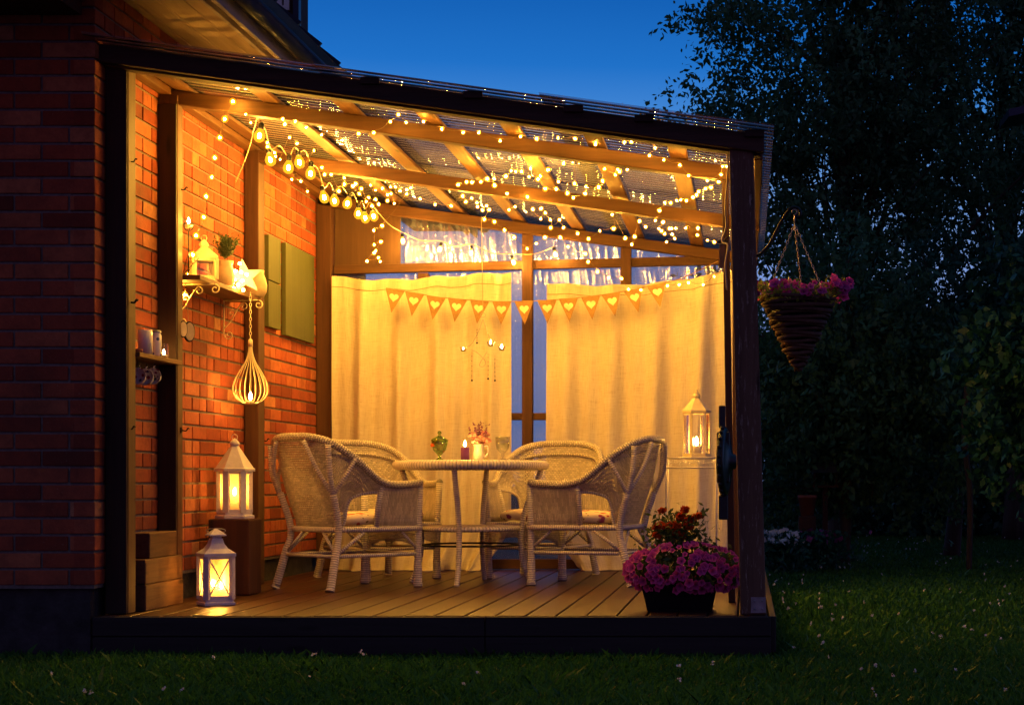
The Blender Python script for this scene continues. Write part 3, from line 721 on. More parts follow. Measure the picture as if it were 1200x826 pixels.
# festoon with clear bulbs
fb = [(304,160,222),(317,188,217),(338,197,212),(351,191,208),(364,204,204),(380,232,198),(392,236,194),(407,239,189),(420,251,183),(428,256,179),(438,254,176),(472,283,167.5),(515,293,167.5),(552,297,167.5),(602,308,167.5),(651,299,167.5)]
FP = [W(*p) for p in fb]
fest = thing('festoon_light_string', 'string of large clear filament bulbs hanging along the brick wall to the rear beam', 'string lights', tuple(FP[0]))
m = MB(); path = [W(276, 214, 215), W(290, 180, 217), W(301, 140, 222)]
for i, p in enumerate(FP):
    path.append(p + Vector((0, .005, .062)))
    if i < len(FP) - 1: path.append((p + FP[i + 1]) / 2 + Vector((0, .005, .10 if i < 10 else .035)))
m.tube(catmull(path, 6), .0028, 6); make('cable', m, M['cable'], fest)
r = random.Random(2)
for i, p in enumerate(FP):
    k = 1 if i < 11 else .72; kx = 1 if i < 11 else .55
    ang = Euler((r.uniform(-.25, .25), r.uniform(-.3, .3), 0)).to_matrix()
    m = MB(); pr = [(.0001, -.034), (.012, -.032), (.024, -.022), (.0295, -.006), (.029, .004), (.024, .018), (.016, .032), (.0125, .042)]
    m.lathe([(a * kx, b * k) for a, b in pr], 16, p, M=ang); m.lathe([(.0001, -.013), (.007, -.010), (.0085, 0), (.007, .012), (.0001, .016)], 10, p, M=ang, mi=1); b_ = make('bulb', m, [M['bulb_glass'], M['bulb']], fest)
    m = MB(); m.lathe([(.0001, .040 * k), (.0145 * k, .040 * k), (.0145 * k, .066 * k), (.006, .074 * k), (.0001, .074 * k)], 12, p, M=ang); make('socket', m, M['black'], b_)

# ================================================================ BUNTING
bp = [(463,340),(486,344),(511,348.5),(536,351),(562,353),(588,354),(614,353.5),(641,352.5),(666,350.5),(692,348),(716,344.5),(742,340),(769,334)]
T = [W(x_, y_ , 171) for x_, y_ in bp]; step = T[1] - T[0]
bun = thing('bunting', 'burlap bunting of triangular flags with cream hearts across the curtains', 'bunting', tuple(T[6]))
m = MB(); m.tube(catmull([W(453,338,170)] + [t + Vector((0, 0, .002)) for t in T] + [W(800,326,170), W(842,306,169)], 4), .003, 6); make('cord', m, M['burlap'], bun)
def heart(n=24, s=1):
    o = []
    for i in range(n):
        t = 2 * math.pi * i / n; o.append((s * 16 * math.sin(t) ** 3 / 17, s * (13 * math.cos(t) - 5 * math.cos(2*t) - 2 * math.cos(3*t) - math.cos(4*t)) / 17))
    return o
for i, t in enumerate(T):
    a = T[max(0, i - 1)]; b = T[min(12, i + 1)]; d = (b - a).normalized(); rot = Matrix.Rotation(-math.atan2(d.z, d.x) * 1.0, 4, 'Y') @ Matrix.Rotation(R(r.uniform(-3, 3)), 4, 'Y')
    tilt = Matrix.Rotation(R(90 + r.uniform(-4, 4)), 4, 'X'); Mx = Matrix.Translation(t) @ rot @ tilt @ Matrix.Rotation(R(r.uniform(-8, 8)), 4, 'Y')
    m = MB(); m.poly([(-.062, .004), (-.064, -.003), (0, -.158), (.064, -.003), (.062, .004)], Mx, .003); f = make('flag', m, M['burlap'], bun)
    m = MB(); m.poly([(x_, y_ - .052) for x_, y_ in heart(24, .034)][::-1], Mx @ Matrix.Translation((0, 0, .0035)), .003); make('heart', m, M['felt'], f)

# ================================================================ WICKER CHAIRS
def chair_proto(label):
    t = thing('wicker_chair', label, 'chair', (0,0,0), group='wicker armchairs around the table')
    RR = [(0,.43,.915),(.15,.42,.91),(.275,.36,.875),(.345,.245,.79),(.362,.14,.70),(.352,.05,.648),(.33,-.08,.628),(.305,-.22,.634),(.285,-.30,.642)]
    LL = [(0,.27,.37),(.13,.265,.37),(.222,.235,.385),(.250,.215,.53),(.285,.14,.575),(.318,.05,.585)]
    mir = lambda p: (-p[0], p[1], p[2])
    right = catmull(RR, 6); rim = [Vector(mir(p)) for p in right[::-1]] + right[1:]
    m = MB(); m.tube(rim, .0235, 10); make('rim', m, M['wicker_rim'], t, local=True)
    up = catmull(RR[:6], 8); lo = catmull(LL, 8); full_u = [Vector(mir(p)) for p in up[::-1]] + up[1:]; full_l = [Vector(mir(p)) for p in lo[::-1]] + lo[1:]
    rows = []
    for i in range(15):
        v = i / 14; bow = .012 * math.sin(v * math.pi)
        row = []
        for a, b in zip(full_l, full_u):
            p = a.lerp(b, v); q = Vector((p.x, p.y - .0, 0)); q = q.normalized() if q.length > 0 else q; row.append(p + q * bow)
        rows.append(row)
    m = MB(); m.loft(rows); make('backrest', m, M['wicker_back'], t, local=True, solid=.007)
    # crossed band under the back rim
    m = MB(); band = [a.lerp(b, .86) for a, b in zip(full_l, full_u)]; m.tube([p + Vector((0, -.012, 0)) for p in band], .011, 6); make('back_band', m, M['wicker_rim'], t, local=True)
    m = MB()
    for s in (-1, 1):
        m.tube([(s * p.x, p.y, p.z) for p in lo], .011, 6) if s > 0 else m.tube([(s * p.x, p.y, p.z) for p in lo], .011, 6)
    make('lower_band', m, M['wrap'], t, local=True)
    for s in (-1, 1):
        top = catmull([(.345*s,.035,.64),(.33*s,-.08,.622),(.305*s,-.22,.628),(.285*s,-.29,.636)], 6); bot = [(s * (.272 + .0 * i), .03 + (-.32) * i / (len(top) - 1), .375) for i in range(len(top))]
        m = MB(); m.loft([[Vector(b).lerp(a, v / 6) for a, b in zip(top, bot)] for v in range(7)]); make('arm_panel', m, M['wicker_v'], t, local=True, solid=.007)
        m = MB(); m.tube([(.262*s,-.30,0),(.262*s,-.30,.012),(.262*s,-.30,.03),(.262*s,-.30,.20),(.268*s,-.30,.38),(.283*s,-.30,.64)], [.027,.031,.027,.023,.021,.021], 10); make('leg', m, M['wrap'], t, local=True)
        m = MB(); m.tube(catmull([(.270*s,.365,0),(.268*s,.36,.012),(.268*s,.355,.03),(.250*s,.31,.20),(.236*s,.275,.36),(.262*s,.335,.58)], 4), [.026,.030,.030,.027] + [.025] * 10 + [.021] * 7, 10); make('leg', m, M['wrap'], t, local=True)
        m = MB(); k_ = (.262*s,.335,.57)
        m.tube(catmull([k_, (.285*s,.375,.70), (.285*s,.388,.865)], 5), .017, 8); m.tube(catmull([k_, (.335*s,.30,.68), (.357*s,.245,.785)], 5), .014, 8); m.tube(catmull([k_, (.215*s,.415,.72), (.135*s,.452,.89)], 5), .014, 8)
        make('back_pole', m, M['wrap'], t, local=True)
        m = MB(); m.tube([(.272*s,.03,.36),(.30*s,.035,.50),(.342*s,.04,.64)], .017, 8); make('arm_post', m, M['wrap'], t, local=True)
    ox = [(-.275,-.31),(-.1,-.325),(.1,-.325),(.275,-.31),(.285,-.1),(.275,.10),(.235,.255),(.12,.285),(-.12,.285),(-.235,.255),(-.275,.10),(-.285,-.1)]
    m = MB(); m.poly(ox, Matrix.Translation((0,0,.352)), .028); 
    make('seat', m, M['wicker'], t, local=True, bevel=.01)
    m = MB(); m.tube(catmull([(x_, y_, .362) for x_, y_ in ox], 4, True), .017, 8, closed=True); make('seat_frame', m, M['wrap'], t, local=True)
    # woven apron with an arch
    m = MB(); rows = []
    for i in range(6):
        v = i / 5; rows.append([(x_, -.315 + .004 * math.cos(x_ * 9), .35 - v * (.35 - (.215 + .06 * max(0, 1 - (abs(x_) / .24) ** 4)))) for x_ in [-.25 + .5 * j / 20 for j in range(21)]])
    m.loft(rows); make('apron', m, M['wicker'], t, local=True, solid=.007)
    m = MB(); z = .205
    m.tube([(-.262,-.30,z),(.262,-.30,z)], .011, 6) ; m.tube([(-.25,.31,z),(.25,.31,z)], .011, 6)
    for s in (-1, 1):
        m.tube([(.262*s,-.30,z),(.25*s,.31,z)], .012, 8)
        m.tube([(.264*s,-.29,.235),(.275*s,-.16,.345)], .010, 6); m.tube([(.252*s,.29,.22),(.272*s,.12,.345)], .012, 6); m.tube([(.24*s,.305,.22),(.10*s,.285,.345)], .010, 6)
    make('stretcher', m, M['wrap'], t, local=True)
    return t
ch0 = chair_proto('wicker armchair at the front left of the table, its back to the brick wall')
def put_chair(o, x_, y_, fx, fy, label):
    o.location = (x_, y_, .001); o.scale = (.96, .96, .96); o.rotation_euler = (0, 0, math.atan2(fx, -fy)); o['label'] = label
CH = [(-2.315, 10.05, .64, .77, 'wicker armchair at the front left of the table, its back to the brick wall'),
      (-.94, 10.42, -.95, .26, 'wicker armchair right of the table, behind the pink flower planter'),
      (-2.36, 11.02, .66, -.75, 'wicker armchair at the rear left, mostly hidden by the one in front of it'),
      (-1.335, 11.19, -.24, -.97, 'wicker armchair behind the table, facing forward before the curtain gap')]
CL = ['floral seat cushion on the front left wicker armchair', 'floral seat cushion on the armchair right of the table', 'floral seat cushion on the rear left armchair', 'floral seat cushion on the armchair behind the table']
def cushion(label):
    m = MB(); rows = []
    n = 28
    for i, (sc_, z) in enumerate([(.80, .003), (.93, .006), (1.0, .022), (1.02, .037), (1.0, .052), (.92, .066), (.7, .076), (.35, .080), (.02, .081)]):
        row = []
        for j in range(n + 1):
            a = 2 * math.pi * j / n; c, s = math.cos(a), math.sin(a); q = (abs(c) ** 4 + abs(s) ** 4) ** -.25
            row.append((.235 * sc_ * c * q, .235 * sc_ * s * q, z + .003 * math.sin(5 * a)))
        rows.append(row)
    m.loft(rows); return make('seat_cushion', m, M['floral'], label=label, cat='cushion', group='floral cushions on the wicker chairs', origin=(0,0,0))
cu0 = cushion(CL[0])
for i, (x_, y_, fx, fy, lab) in enumerate(CH):
    o = ch0 if i == 0 else copy_tree(ch0); put_chair(o, x_, y_, fx, fy, lab)
    c = cu0 if i == 0 else cu0.copy()
    if i: COL.objects.link(c)
    f = Vector((fx, fy)).normalized()
    c.location = (x_ + f.x * .03, y_ + f.y * .03, .368); c.rotation_euler = (0, 0, math.atan2(fx, -fy) + r.uniform(-.06, .06)); c['label'] = CL[i]; c.scale = (.96, .96, .96)

# ================================================================ TABLE
TX, TY = -1.685, 10.5
tb = thing('wicker_table', 'round wicker table with curved legs and a lower shelf', 'table', (TX, TY, 0))
m = MB(); m.lathe([(.0001,.752),(.30,.752),(.43,.752),(.455,.75),(.472,.74),(.478,.722),(.470,.702),(.450,.694),(.43,.696),(.42,.712),(.0001,.712)], 72, (TX,TY,0)); make('table_top', m, M['wrap_u'], tb)
m = MB(); m.lathe([(.0001,.352),(.29,.352),(.308,.346),(.315,.335),(.308,.324),(.29,.32),(.0001,.32)], 60, (TX,TY,0)); make('lower_shelf', m, M['wrap_u'], tb)
m = MB(); m.tube([(TX + .295 * math.cos(a), TY + .295 * math.sin(a), .235) for a in [2 * math.pi * i / 48 for i in range(48)]], .006, 6, closed=True); make('ring', m, M['black'], tb)
for a in (-94, -4, 86, 176):
    c, s = math.cos(R(a)), math.sin(R(a))
    m = MB(); m.tube(catmull([(TX + q * c, TY + q * s, z) for q, z in ((.435,.70),(.40,.60),(.345,.47),(.315,.34),(.31,.24),(.325,.12),(.365,.02),(.37,.001))], 5), .0165, 10); make('leg', m, M['wrap'], tb)
ZT = .753

# things on the table
def cyl(name, c, prof, mat, n=24, parent=None, **k):
    m = MB(); m.lathe(prof, n, c); return make(name, m, mat, parent, **k)
def flame(c, parent, s=1, mat=None):
    m = MB(); m.lathe([(.0001, 0), (.0045*s, .004*s), (.0062*s, .010*s), (.005*s, .017*s), (.002*s, .025*s), (.0001, .029*s)], 12, c); return make('flame', m, mat or M['flame'], parent)
def candle(c, r0, h, label, mat=None, s=1.0, group=None):
    c = Vector(c); t = thing('candle', label, 'candle', tuple(c), group=group)
    cyl('wax', c, [(.0001,0),(r0,0),(r0,h*.97),(r0*.93,h),(r0*.6,h-.004),(.0001,h-.006)], mat or M['wax'], parent=t)
    m = MB(); m.tube([c + Vector((0,0,h-.006)), c + Vector((0,0,h+.008))], .0012, 5); make('wick', m, M['black'], t)
    flame(c + Vector((0,0,h+.005)), t, s); return t
sT = 192
jar = thing('glass_jar', 'green pressed glass lidded jar of orange petals on the table', 'jar', ((515-873)/sT, 2000/sT, ZT))
c = Vector(jar.location); 
cyl('bowl', c, [(.0001,.0),(.026,.0),(.024,.006),(.010,.014),(.009,.028),(.022,.042),(.040,.062),(.048,.095),(.052,.118),(.050,.118),(.046,.095),(.038,.064),(.020,.046),(.0001,.044)], M['green_glass'], 12, jar)
ld = cyl('lid', c, [(.054,.119),(.052,.126),(.036,.136),(.018,.146),(.009,.150),(.008,.158),(.013,.166),(.010,.176),(.0001,.180)], M['green_glass'], 12, jar)
rg = np.random.default_rng(8); cc = np.array([c.x, c.y, c.z + .085]) + rg.normal(0, 1, (160, 3)) * [.014, .014, .013]
scatter_mesh('petals', leaves(cc, .026, rg, asp=.9), rg.random(160), M['petal_orange'], jar)
candle(((545-873)/195, 2000/195, ZT), .026, .075, 'lit purple candle between the green jar and the flower jug', M['wax_purple'], 1.3)
jug = thing('flower_jug', 'small white jug of pink roses and purple sprigs on the table', 'flowers in jug', ((561-873)/192, 2000/192, ZT))
c = Vector(jug.location)
cyl('jug', c, [(.0001,0),(.026,0),(.031,.012),(.034,.035),(.031,.06),(.030,.082),(.035,.098),(.033,.098),(.028,.082),(.0001,.07)], M['ceramic'], 24, jug)
m = MB(); m.tube(catmull([c + Vector(p) for p in ((.030,0,.085),(.052,0,.085),(.058,0,.055),(.045,0,.025),(.032,0,.022))], 5), .0045, 8); make('handle', m, M['ceramic'], jug)
def rose(c, r0, rg, n=26):
    a = rg.normal(size=(n, 3)); a[:, 2] = abs(a[:, 2]); a /= np.linalg.norm(a, axis=1)[:, None]
    return leaves(np.array(c) + a * r0 * (.35 + .6 * rg.random((n, 1))), r0 * 1.1, rg, asp=.95)
q = []
for _ in range(15):
    a = rg.uniform(0, 6.28); d = rg.uniform(0, .055); q.append(rose((c.x + d * math.cos(a), c.y + d * math.sin(a), c.z + .125 + rg.uniform(-.022, .03)), .022, rg))
q = np.concatenate(q); scatter_mesh('rose_heads', q, rg.random(len(q)), M['petal_pink'], jug)
def sprigs(base, n, h, spread, rg, size, k=26, lean=0):
    out = []
    for _ in range(n):
        a = rg.uniform(0, 6.28); sp = rg.random() * spread; tip = np.array([sp * math.cos(a) + lean, sp * math.sin(a), h * rg.uniform(.7, 1.1)])
        t = rg.uniform(.35, 1, (k, 1)); out.append(leaves(np.array(base) + tip * t + rg.normal(0, size * .3, (k, 3)), size, rg, asp=.45))
    return np.concatenate(out)
q = sprigs((c.x, c.y, c.z + .10), 13, .125, .085, rg, .014, 22); scatter_mesh('violet_sprigs', q, rg.random(len(q)), M['petal_violet'], jug)
cyl('goblet', Vector(((589-873)/192, 2000/192, ZT)), [(.0001,0),(.028,0),(.028,.004),(.007,.010),(.006,.020),(.012,.030),(.009,.040),(.026,.055),(.038,.072),(.043,.10),(.045,.142),(.042,.142),(.040,.10),(.034,.074),(.0001,.06)], M['smoke_glass'], 24, label='clear glass goblet on the table beside the flower jug', cat='goblet')

# ================================================================ LANTERNS
def poly_ring(n, r0, rot): return [(r0 * math.cos(2 * math.pi * k / n + rot), r0 * math.sin(2 * math.pi * k / n + rot)) for k in range(n)]
def lantern(name, label, loc, n, Rb, Hb, Hr, rot, mat, post=.013, cross=False, fin='ring', base_r=1.14, cat='lantern', roof_r=1.22, group=None, base_h=.03, flare=True, glass=True, rail=.018):
    t = thing(name, label, cat, loc, group=group); L = Vector(loc)
    def ring_prof(prof): 
        m = MB(); m.lathe(prof, n, L, smooth=False, rot=rot); return m
    make('base', ring_prof([(.0001,0),(Rb*base_r,0),(Rb*base_r,base_h*.5),(Rb*1.04,base_h*.55),(Rb*1.04,base_h),(.0001,base_h)]), mat, t, bevel=.002)
    pts = poly_ring(n, Rb, rot)
    m = MB()
    for k in range(n):
        x_, y_ = pts[k]; x2, y2 = pts[(k + 1) % n]
        M1 = Matrix.Translation(L + Vector((x_, y_, 0))) @ Matrix.Rotation(2 * math.pi * k / n + rot, 4, 'Z')
        m.box((-post, -post, base_h - .001), (post * .3, post, Hb), M=M1)
        a = Vector((x_, y_, 0)) * .975; b = Vector((x2, y2, 0)) * .975
        for z in (base_h + rail / 2, Hb - rail / 2): m.bar(L + a + Vector((0,0,z)), L + b + Vector((0,0,z)), .008, rail, side=(a + b))
        if cross:
            z0, z1 = base_h + rail, Hb - rail; a2 = a.lerp(b, .12); b2 = a.lerp(b, .88)
            m.bar(L + a2 + Vector((0,0,z0)), L + b2 + Vector((0,0,z1)), .005, .007, side=(a + b)); m.bar(L + b2 + Vector((0,0,z0)), L + a2 + Vector((0,0,z1)), .0055, .007, side=(a + b))
    make('frame', m, mat, t, bevel=.0015)
    if glass:
        for k in range(n):
            a = Vector((*pts[k], 0)) * .93; b = Vector((*pts[(k + 1) % n], 0)) * .93
            m = MB(); z0, z1 = base_h + .002, Hb - .002
            m.add([L + a + Vector((0,0,z0)), L + b + Vector((0,0,z0)), L + b + Vector((0,0,z1)), L + a + Vector((0,0,z1))], [(0,1,2,3)]); make('pane', m, M['lantern_glass'] if mat == M['white_wood'] else M['glass'], t)
    rp = [(.0001, Hb - .004), (Rb*roof_r, Hb - .004), (Rb*roof_r, Hb + .012), (Rb*roof_r*.93, Hb + .016)]
    if flare: rp += [(Rb*.72, Hb + .016 + Hr*.28), (Rb*.50, Hb + .016 + Hr*.62), (Rb*.40, Hb + .016 + Hr)]
    else: rp += [(Rb*.22, Hb + .016 + Hr)]
    zt = Hb + .016 + Hr; rp += [(.0001, zt)]
    make('roof', ring_prof(rp), mat, t, bevel=.0015)
    if fin == 'cap': 
        make('cap', ring_prof([(Rb*.33, zt), (Rb*.33, zt + .012), (Rb*.62, zt + .014), (Rb*.60, zt + .02), (Rb*.12, zt + .048), (.0001, zt + .05)]), mat, t)
        m = MB(); cpt = L + Vector((0, 0, zt + .045)); m.tube([cpt + Vector((.05 * math.cos(a_), 0, .012 * math.sin(a_) - .006)) for a_ in [6.283 * i / 20 for i in range(20)]], .002, 6, closed=True); make('handle', m, M['metal'], t)
    else:
        m = MB(); m.lathe([(Rb*.24, zt - .001), (Rb*.30, zt + .006), (Rb*.30, zt + .014), (Rb*.12, zt + .034), (.0001, zt + .040)], 16, L); make('finial', m, mat, t)
        m = MB(); cpt = L + Vector((0, 0, zt + .045)); m.tube([cpt + Vector((.016 * math.cos(a_), 0, .016 * math.sin(a_))) for a_ in [6.283 * i / 16 for i in range(16)]], .0022, 6, closed=True); make('handle', m, mat, t)
    return t
# square lantern on the deck
lx, ly = -2.685, 8.66
lantern('candle_lantern', 'white square lantern with crossed bars, standing on the deck beside the stump', (lx, ly, .001), 4, .096, .250, .070, R(45 + 33), M['white_wood'], cross=True, fin='cap', roof_r=1.18, post=.015)
candle((lx - .012, ly - .01, .033), .022, .055, 'lit short candle inside the square white lantern on the deck', s=1.35)
candle((lx + .02, ly + .025, .033), .019, .045, 'second lit candle at the back of the square white lantern', s=1.3)
# stump and hexagonal lantern
m = MB(); m.box((-2.945, 9.36, .001), (-2.72, 9.60, .418)); make('wooden_block', m, M['timber_dark'], label='dark red upright wooden block beside the brick wall', cat='wooden block', bevel=.008)
hx, hy = -2.835, 9.48
lantern('candle_lantern', 'white six-sided lantern with tall roof, standing on the dark wooden block', (hx, hy, .419), 6, .092, .265, .125, R(16), M['white_wood'], post=.017, flare=False, base_r=1.16, roof_r=1.20, base_h=.035)
candle((hx, hy, .456), .026, .085, 'lit pillar candle inside the six-sided white lantern', s=1.6)
# timbers stacked by the wall
for (z0, z1, y0, y1, x1, lab) in ((.001, .128, 8.22, 8.77, -2.885, 'rough timber at the bottom of the pile by the left post'), (.130, .250, 8.22, 8.76, -2.887, 'rough timber in the middle of the pile by the left post'), (.252, .375, 8.30, 8.70, -2.895, 'short rough timber on top of the pile by the left post')):
    m = MB(); m.box((-2.985, y0, z0), (x1, y1, z1)); make('timber_offcut', m, M['timber'], label=lab, cat='timber', group='timber pile by the wall', bevel=.006)

# wire plant stand and glass lantern
px_, py_ = -.335, 10.75
st = thing('plant_stand', 'tall white wire plant stand before the right curtain', 'plant stand', (px_, py_, 0))
zs_ = .770; hw = .155
m = MB()
for z in (zs_, zs_ - .062): m.tube([(px_ + sx * hw, py_ + sy * hw, z) for sx, sy in ((-1,-1),(1,-1),(1,1),(-1,1))], .004, 6, closed=True)
for i in range(9):
    y_ = py_ - hw + 2 * hw * i / 8; m.tube([(px_ - hw, y_, zs_ - .003), (px_ + hw, y_, zs_ - .003)], .0022, 5)
make('shelf', m, M['white_metal'], st)
for sy in (-1, 1):
    m = MB()
    for i in range(5):
        cx = px_ - hw + (i + .5) * 2 * hw / 5
        for dsg in (-1, 1): m.tube([(cx + dsg * .014 + .013 * math.cos(a_) * (1 - a_ / 9), py_ + sy * hw, zs_ - .031 + dsg * .006 + .017 * math.sin(a_) * (1 - a_ / 9)) for a_ in [7 * j / 14 for j in range(15)]], .0018, 5)
    make('scrollwork', m, M['white_metal'], st)
for sx in (-1, 1):
    for sy in (-1, 1):
        m = MB(); m.tube([(px_ + sx * hw, py_ + sy * hw, .001), (px_ + sx * hw, py_ + sy * hw, zs_)], .0045, 6); make('leg', m, M['white_metal'], st)
lantern('candle_lantern', 'pale six-sided glass lantern with ball finial, on the wire plant stand', (-.305, py_, zs_ + .004), 6, .085, .285, .075, R(10), M['cream_metal'], post=.006, flare=False, base_r=1.05, roof_r=1.10, base_h=.014, rail=.010)
m = MB()
for zz, rr_ in ((.395, .016), (.42, .010)): m.ball((-.305, py_, zs_ + zz), rr_, 12, 8)
make('lantern_finial', m, M['cream_metal'], bpy.data.objects.get('candle_lantern.002'))
candle((-.305, py_, zs_ + .019), .030, .055, 'lit candle inside the glass lantern on the wire stand', s=2.0)

# ================================================================ PENDANT WHISK LANTERN
cx, cy, cz = (293.5-873)/205, 2000/205, 1.065
pn = thing('wire_pendant_lantern', 'onion-shaped pale wire lantern hanging on a chain from the wall shelf', 'lantern', (cx, cy, cz))
prof = [(.028, .0), (.075, .030), (.098, .075), (.090, .13), (.060, .19), (.028, .245), (.012, .30), (.010, .345)]
for i in range(20):
    a = 2 * math.pi * i / 20; m = MB()
    m.tube([(cx + q.x * math.cos(a), cy + q.x * math.sin(a), cz + q.z) for q in catmull([(p[0], 0, p[1]) for p in prof], 4)], .0019, 5); make('rib', m, M['cream_metal'], pn)
cyl('dish', Vector((cx, cy, cz)), [(.0001,.0),(.032,.0),(.034,.010),(.031,.010),(.029,.004),(.0001,.004)], M['cream_metal'], 20, pn)
cyl('collar', Vector((cx, cy, cz)), [(.0001,.33),(.014,.33),(.013,.365),(.004,.375),(.0001,.375)], M['cream_metal'], 12, pn)
m = MB(); n = 13
for i in range(n):
    z = cz + .372 + i * .0205; 
    m.tube([(cx + (.006 * math.cos(a) if i % 2 else 0), cy + (0 if i % 2 else .006 * math.cos(a)), z + .0115 * (1 + math.sin(a))) for a in [6.283 * j / 10 for j in range(10)]], .0018, 5, closed=True)
make('chain', m, M['cream_metal'], pn)
candle((cx, cy, cz + .0045), .019, .014, 'lit tealight in the hanging wire lantern', s=1.7)

# ================================================================ BRACKETED WALL SHELF
sy0, sy1, sx1, zsh = 8.88, 10.02, -2.835, 1.70
wsf = thing('wall_shelf', 'wooden wall shelf on pale scroll brackets fixed to the brick wall', 'shelf', (-2.93, 9.4, zsh))
m = MB(); m.box((XW + .002, sy0, zsh - .026), (sx1, sy1, zsh)); make('board', m, M['wood_y'], wsf, bevel=.003)
def spiral(c, r0, turns, a0, d=1, n=26, plane='xz'):
    out = []
    for i in range(n):
        t = i / (n - 1); a = a0 + d * turns * 6.283 * t; rr_ = r0 * (1 - .72 * t); out.append(Vector((c[0] + rr_ * math.cos(a), c[1], c[2] + rr_ * math.sin(a))))
    return out
for yb in (9.05, 9.86):
    m = MB(); z = zsh - .03
    m.tube([(XW + .012, yb, z), (sx1 + .02, yb, z)], .004, 6); m.tube([(XW + .010, yb, z), (XW + .010, yb, z - .20)], .004, 6)
    m.tube(spiral((sx1 + .025, yb, z - .026), .026, 1.15, R(90), -1), .0038, 6)
    m.tube(spiral((XW + .038, yb, z - .20), .026, 1.15, R(180), 1), .0038, 6)
    m.tube(catmull([(XW + .012, yb, z - .16), (XW + .05, yb, z - .12), (XW + .09, yb, z - .05), (XW + .12, yb, z - .012)], 5) , .0036, 6)
    m.tube(spiral((XW + .125, yb, z - .035), .022, 1.1, R(100), -1), .0034, 6); m.tube(spiral((XW + .055, yb, z - .075), .02, 1.0, R(-10), 1), .003, 6)
    make('bracket', m, M['cream_metal'], wsf)
# items on the shelf
cyl_c = Vector(((221-873)/224, 2000/224, zsh))
tc = thing('candle_holder', 'tall thin wire candle holder at the left end of the wall shelf', 'candle holder', tuple(cyl_c))
m = MB(); m.tube([cyl_c, cyl_c + Vector((0,0,.235))], .0035, 6); m.lathe([(.0001,0),(.03,0),(.03,.004),(.004,.008)], 16, cyl_c); make('stem', m, M['black'], tc)
m = MB()
for i in range(6):
    a = 6.283 * i / 6; m.tube(catmull([cyl_c + Vector((q * math.cos(a), q * math.sin(a), z)) for q, z in ((.002,.235),(.018,.240),(.027,.258),(.026,.272))], 3), .0018, 5)
m.tube([cyl_c + Vector((.027 * math.cos(a), .027 * math.sin(a), .272)) for a in [6.283 * j / 18 for j in range(18)]], .002, 5, closed=True); make('cup', m, M['black'], tc)
candle(tuple(cyl_c + Vector((0,0,.250))), .019, .016, 'lit tealight on top of the tall wire holder', s=1.2)
m = MB(); bb = cyl_c + Vector((-.02, -.03, .0))
for dx, h in ((-.02, .10), (.015, .13), (.04, .09)): m.tube(catmull([bb, bb + Vector((dx, 0, h * .5)), bb + Vector((dx * 2, .01, h))], 4), .002, 5)
make('dry_twig', m, M['twig'], label='dry twigs leaning by the wire candle holder on the shelf', cat='twigs')
lantern('candle_lantern', 'small cream metal lantern at the left of the wall shelf', ((239-873)/217, 2000/217, zsh + .001), 4, .085, .125, .05, R(45 + 25), M['cream_metal'], post=.012, flare=False, fin='ring', base_r=1.05, roof_r=1.10, base_h=.012)
jl = Vector(((264-873)/210.5, 2000/210.5, zsh + .001))
jg = thing('potted_lavender', 'grey-green sprigs in a tall stoneware jug on the wall shelf', 'potted plant', tuple(jl))
cyl('jug', jl, [(.0001,0),(.038,0),(.052,.03),(.055,.065),(.046,.10),(.038,.125),(.044,.150),(.041,.150),(.033,.125),(.0001,.11)], M['stoneware'], 24, jg)
m = MB(); m.tube(catmull([jl + Vector(p) for p in ((-.035,-.02,.135),(-.068,-.03,.14),(-.075,-.03,.10),(-.052,-.02,.06))], 5), .006, 8); make('handle', m, M['stoneware'], jg)
rg = np.random.default_rng(12); q = sprigs((jl.x, jl.y, jl.z + .13), 46, .165, .085, rg, .013, 60); scatter_mesh('foliage', q, rg.random(len(q)), M['lavender'], jg)
pl_ = Vector(((300-873)/200.5, 2000/200.5, zsh + .001))
cyl('stoneware_pot', pl_, [(.0001,0),(.045,0),(.06,.03),(.064,.07),(.052,.115),(.043,.135),(.047,.155),(.043,.155),(.039,.135),(.0001,.12)], M['stoneware'], 24, label='beige stoneware pot behind the lit star, at the right end of the shelf', cat='pot')
# star with bulbs
sc_ = W(286, 325, 206)
star = thing('star_lamp', 'white star decoration covered in small lit bulbs on the wall shelf', 'star lamp', tuple(sc_))
pts = [((.105 if i % 2 == 0 else .045) * math.cos(R(90 + 36 * i + 8)), (.105 if i % 2 == 0 else .045) * math.sin(R(90 + 36 * i + 8))) for i in range(10)]
m = MB(); m.poly(pts, Matrix.Translation(sc_) @ Matrix.Rotation(R(28), 4, 'Z') @ Matrix.Rotation(R(90), 4, 'X'), .018); make('star_body', m, M['white_wood'], star, bevel=.003)
for (a, b) in ((281,309),(276,318),(282.5,319),(289,322),(275,328),(284,329),(279,334),(274,338),(285,340)):
    m = MB(); m.ball(W(a, b, 209.5), .0085, 10, 6); make('bulb', m, M['fairy_near'], star)

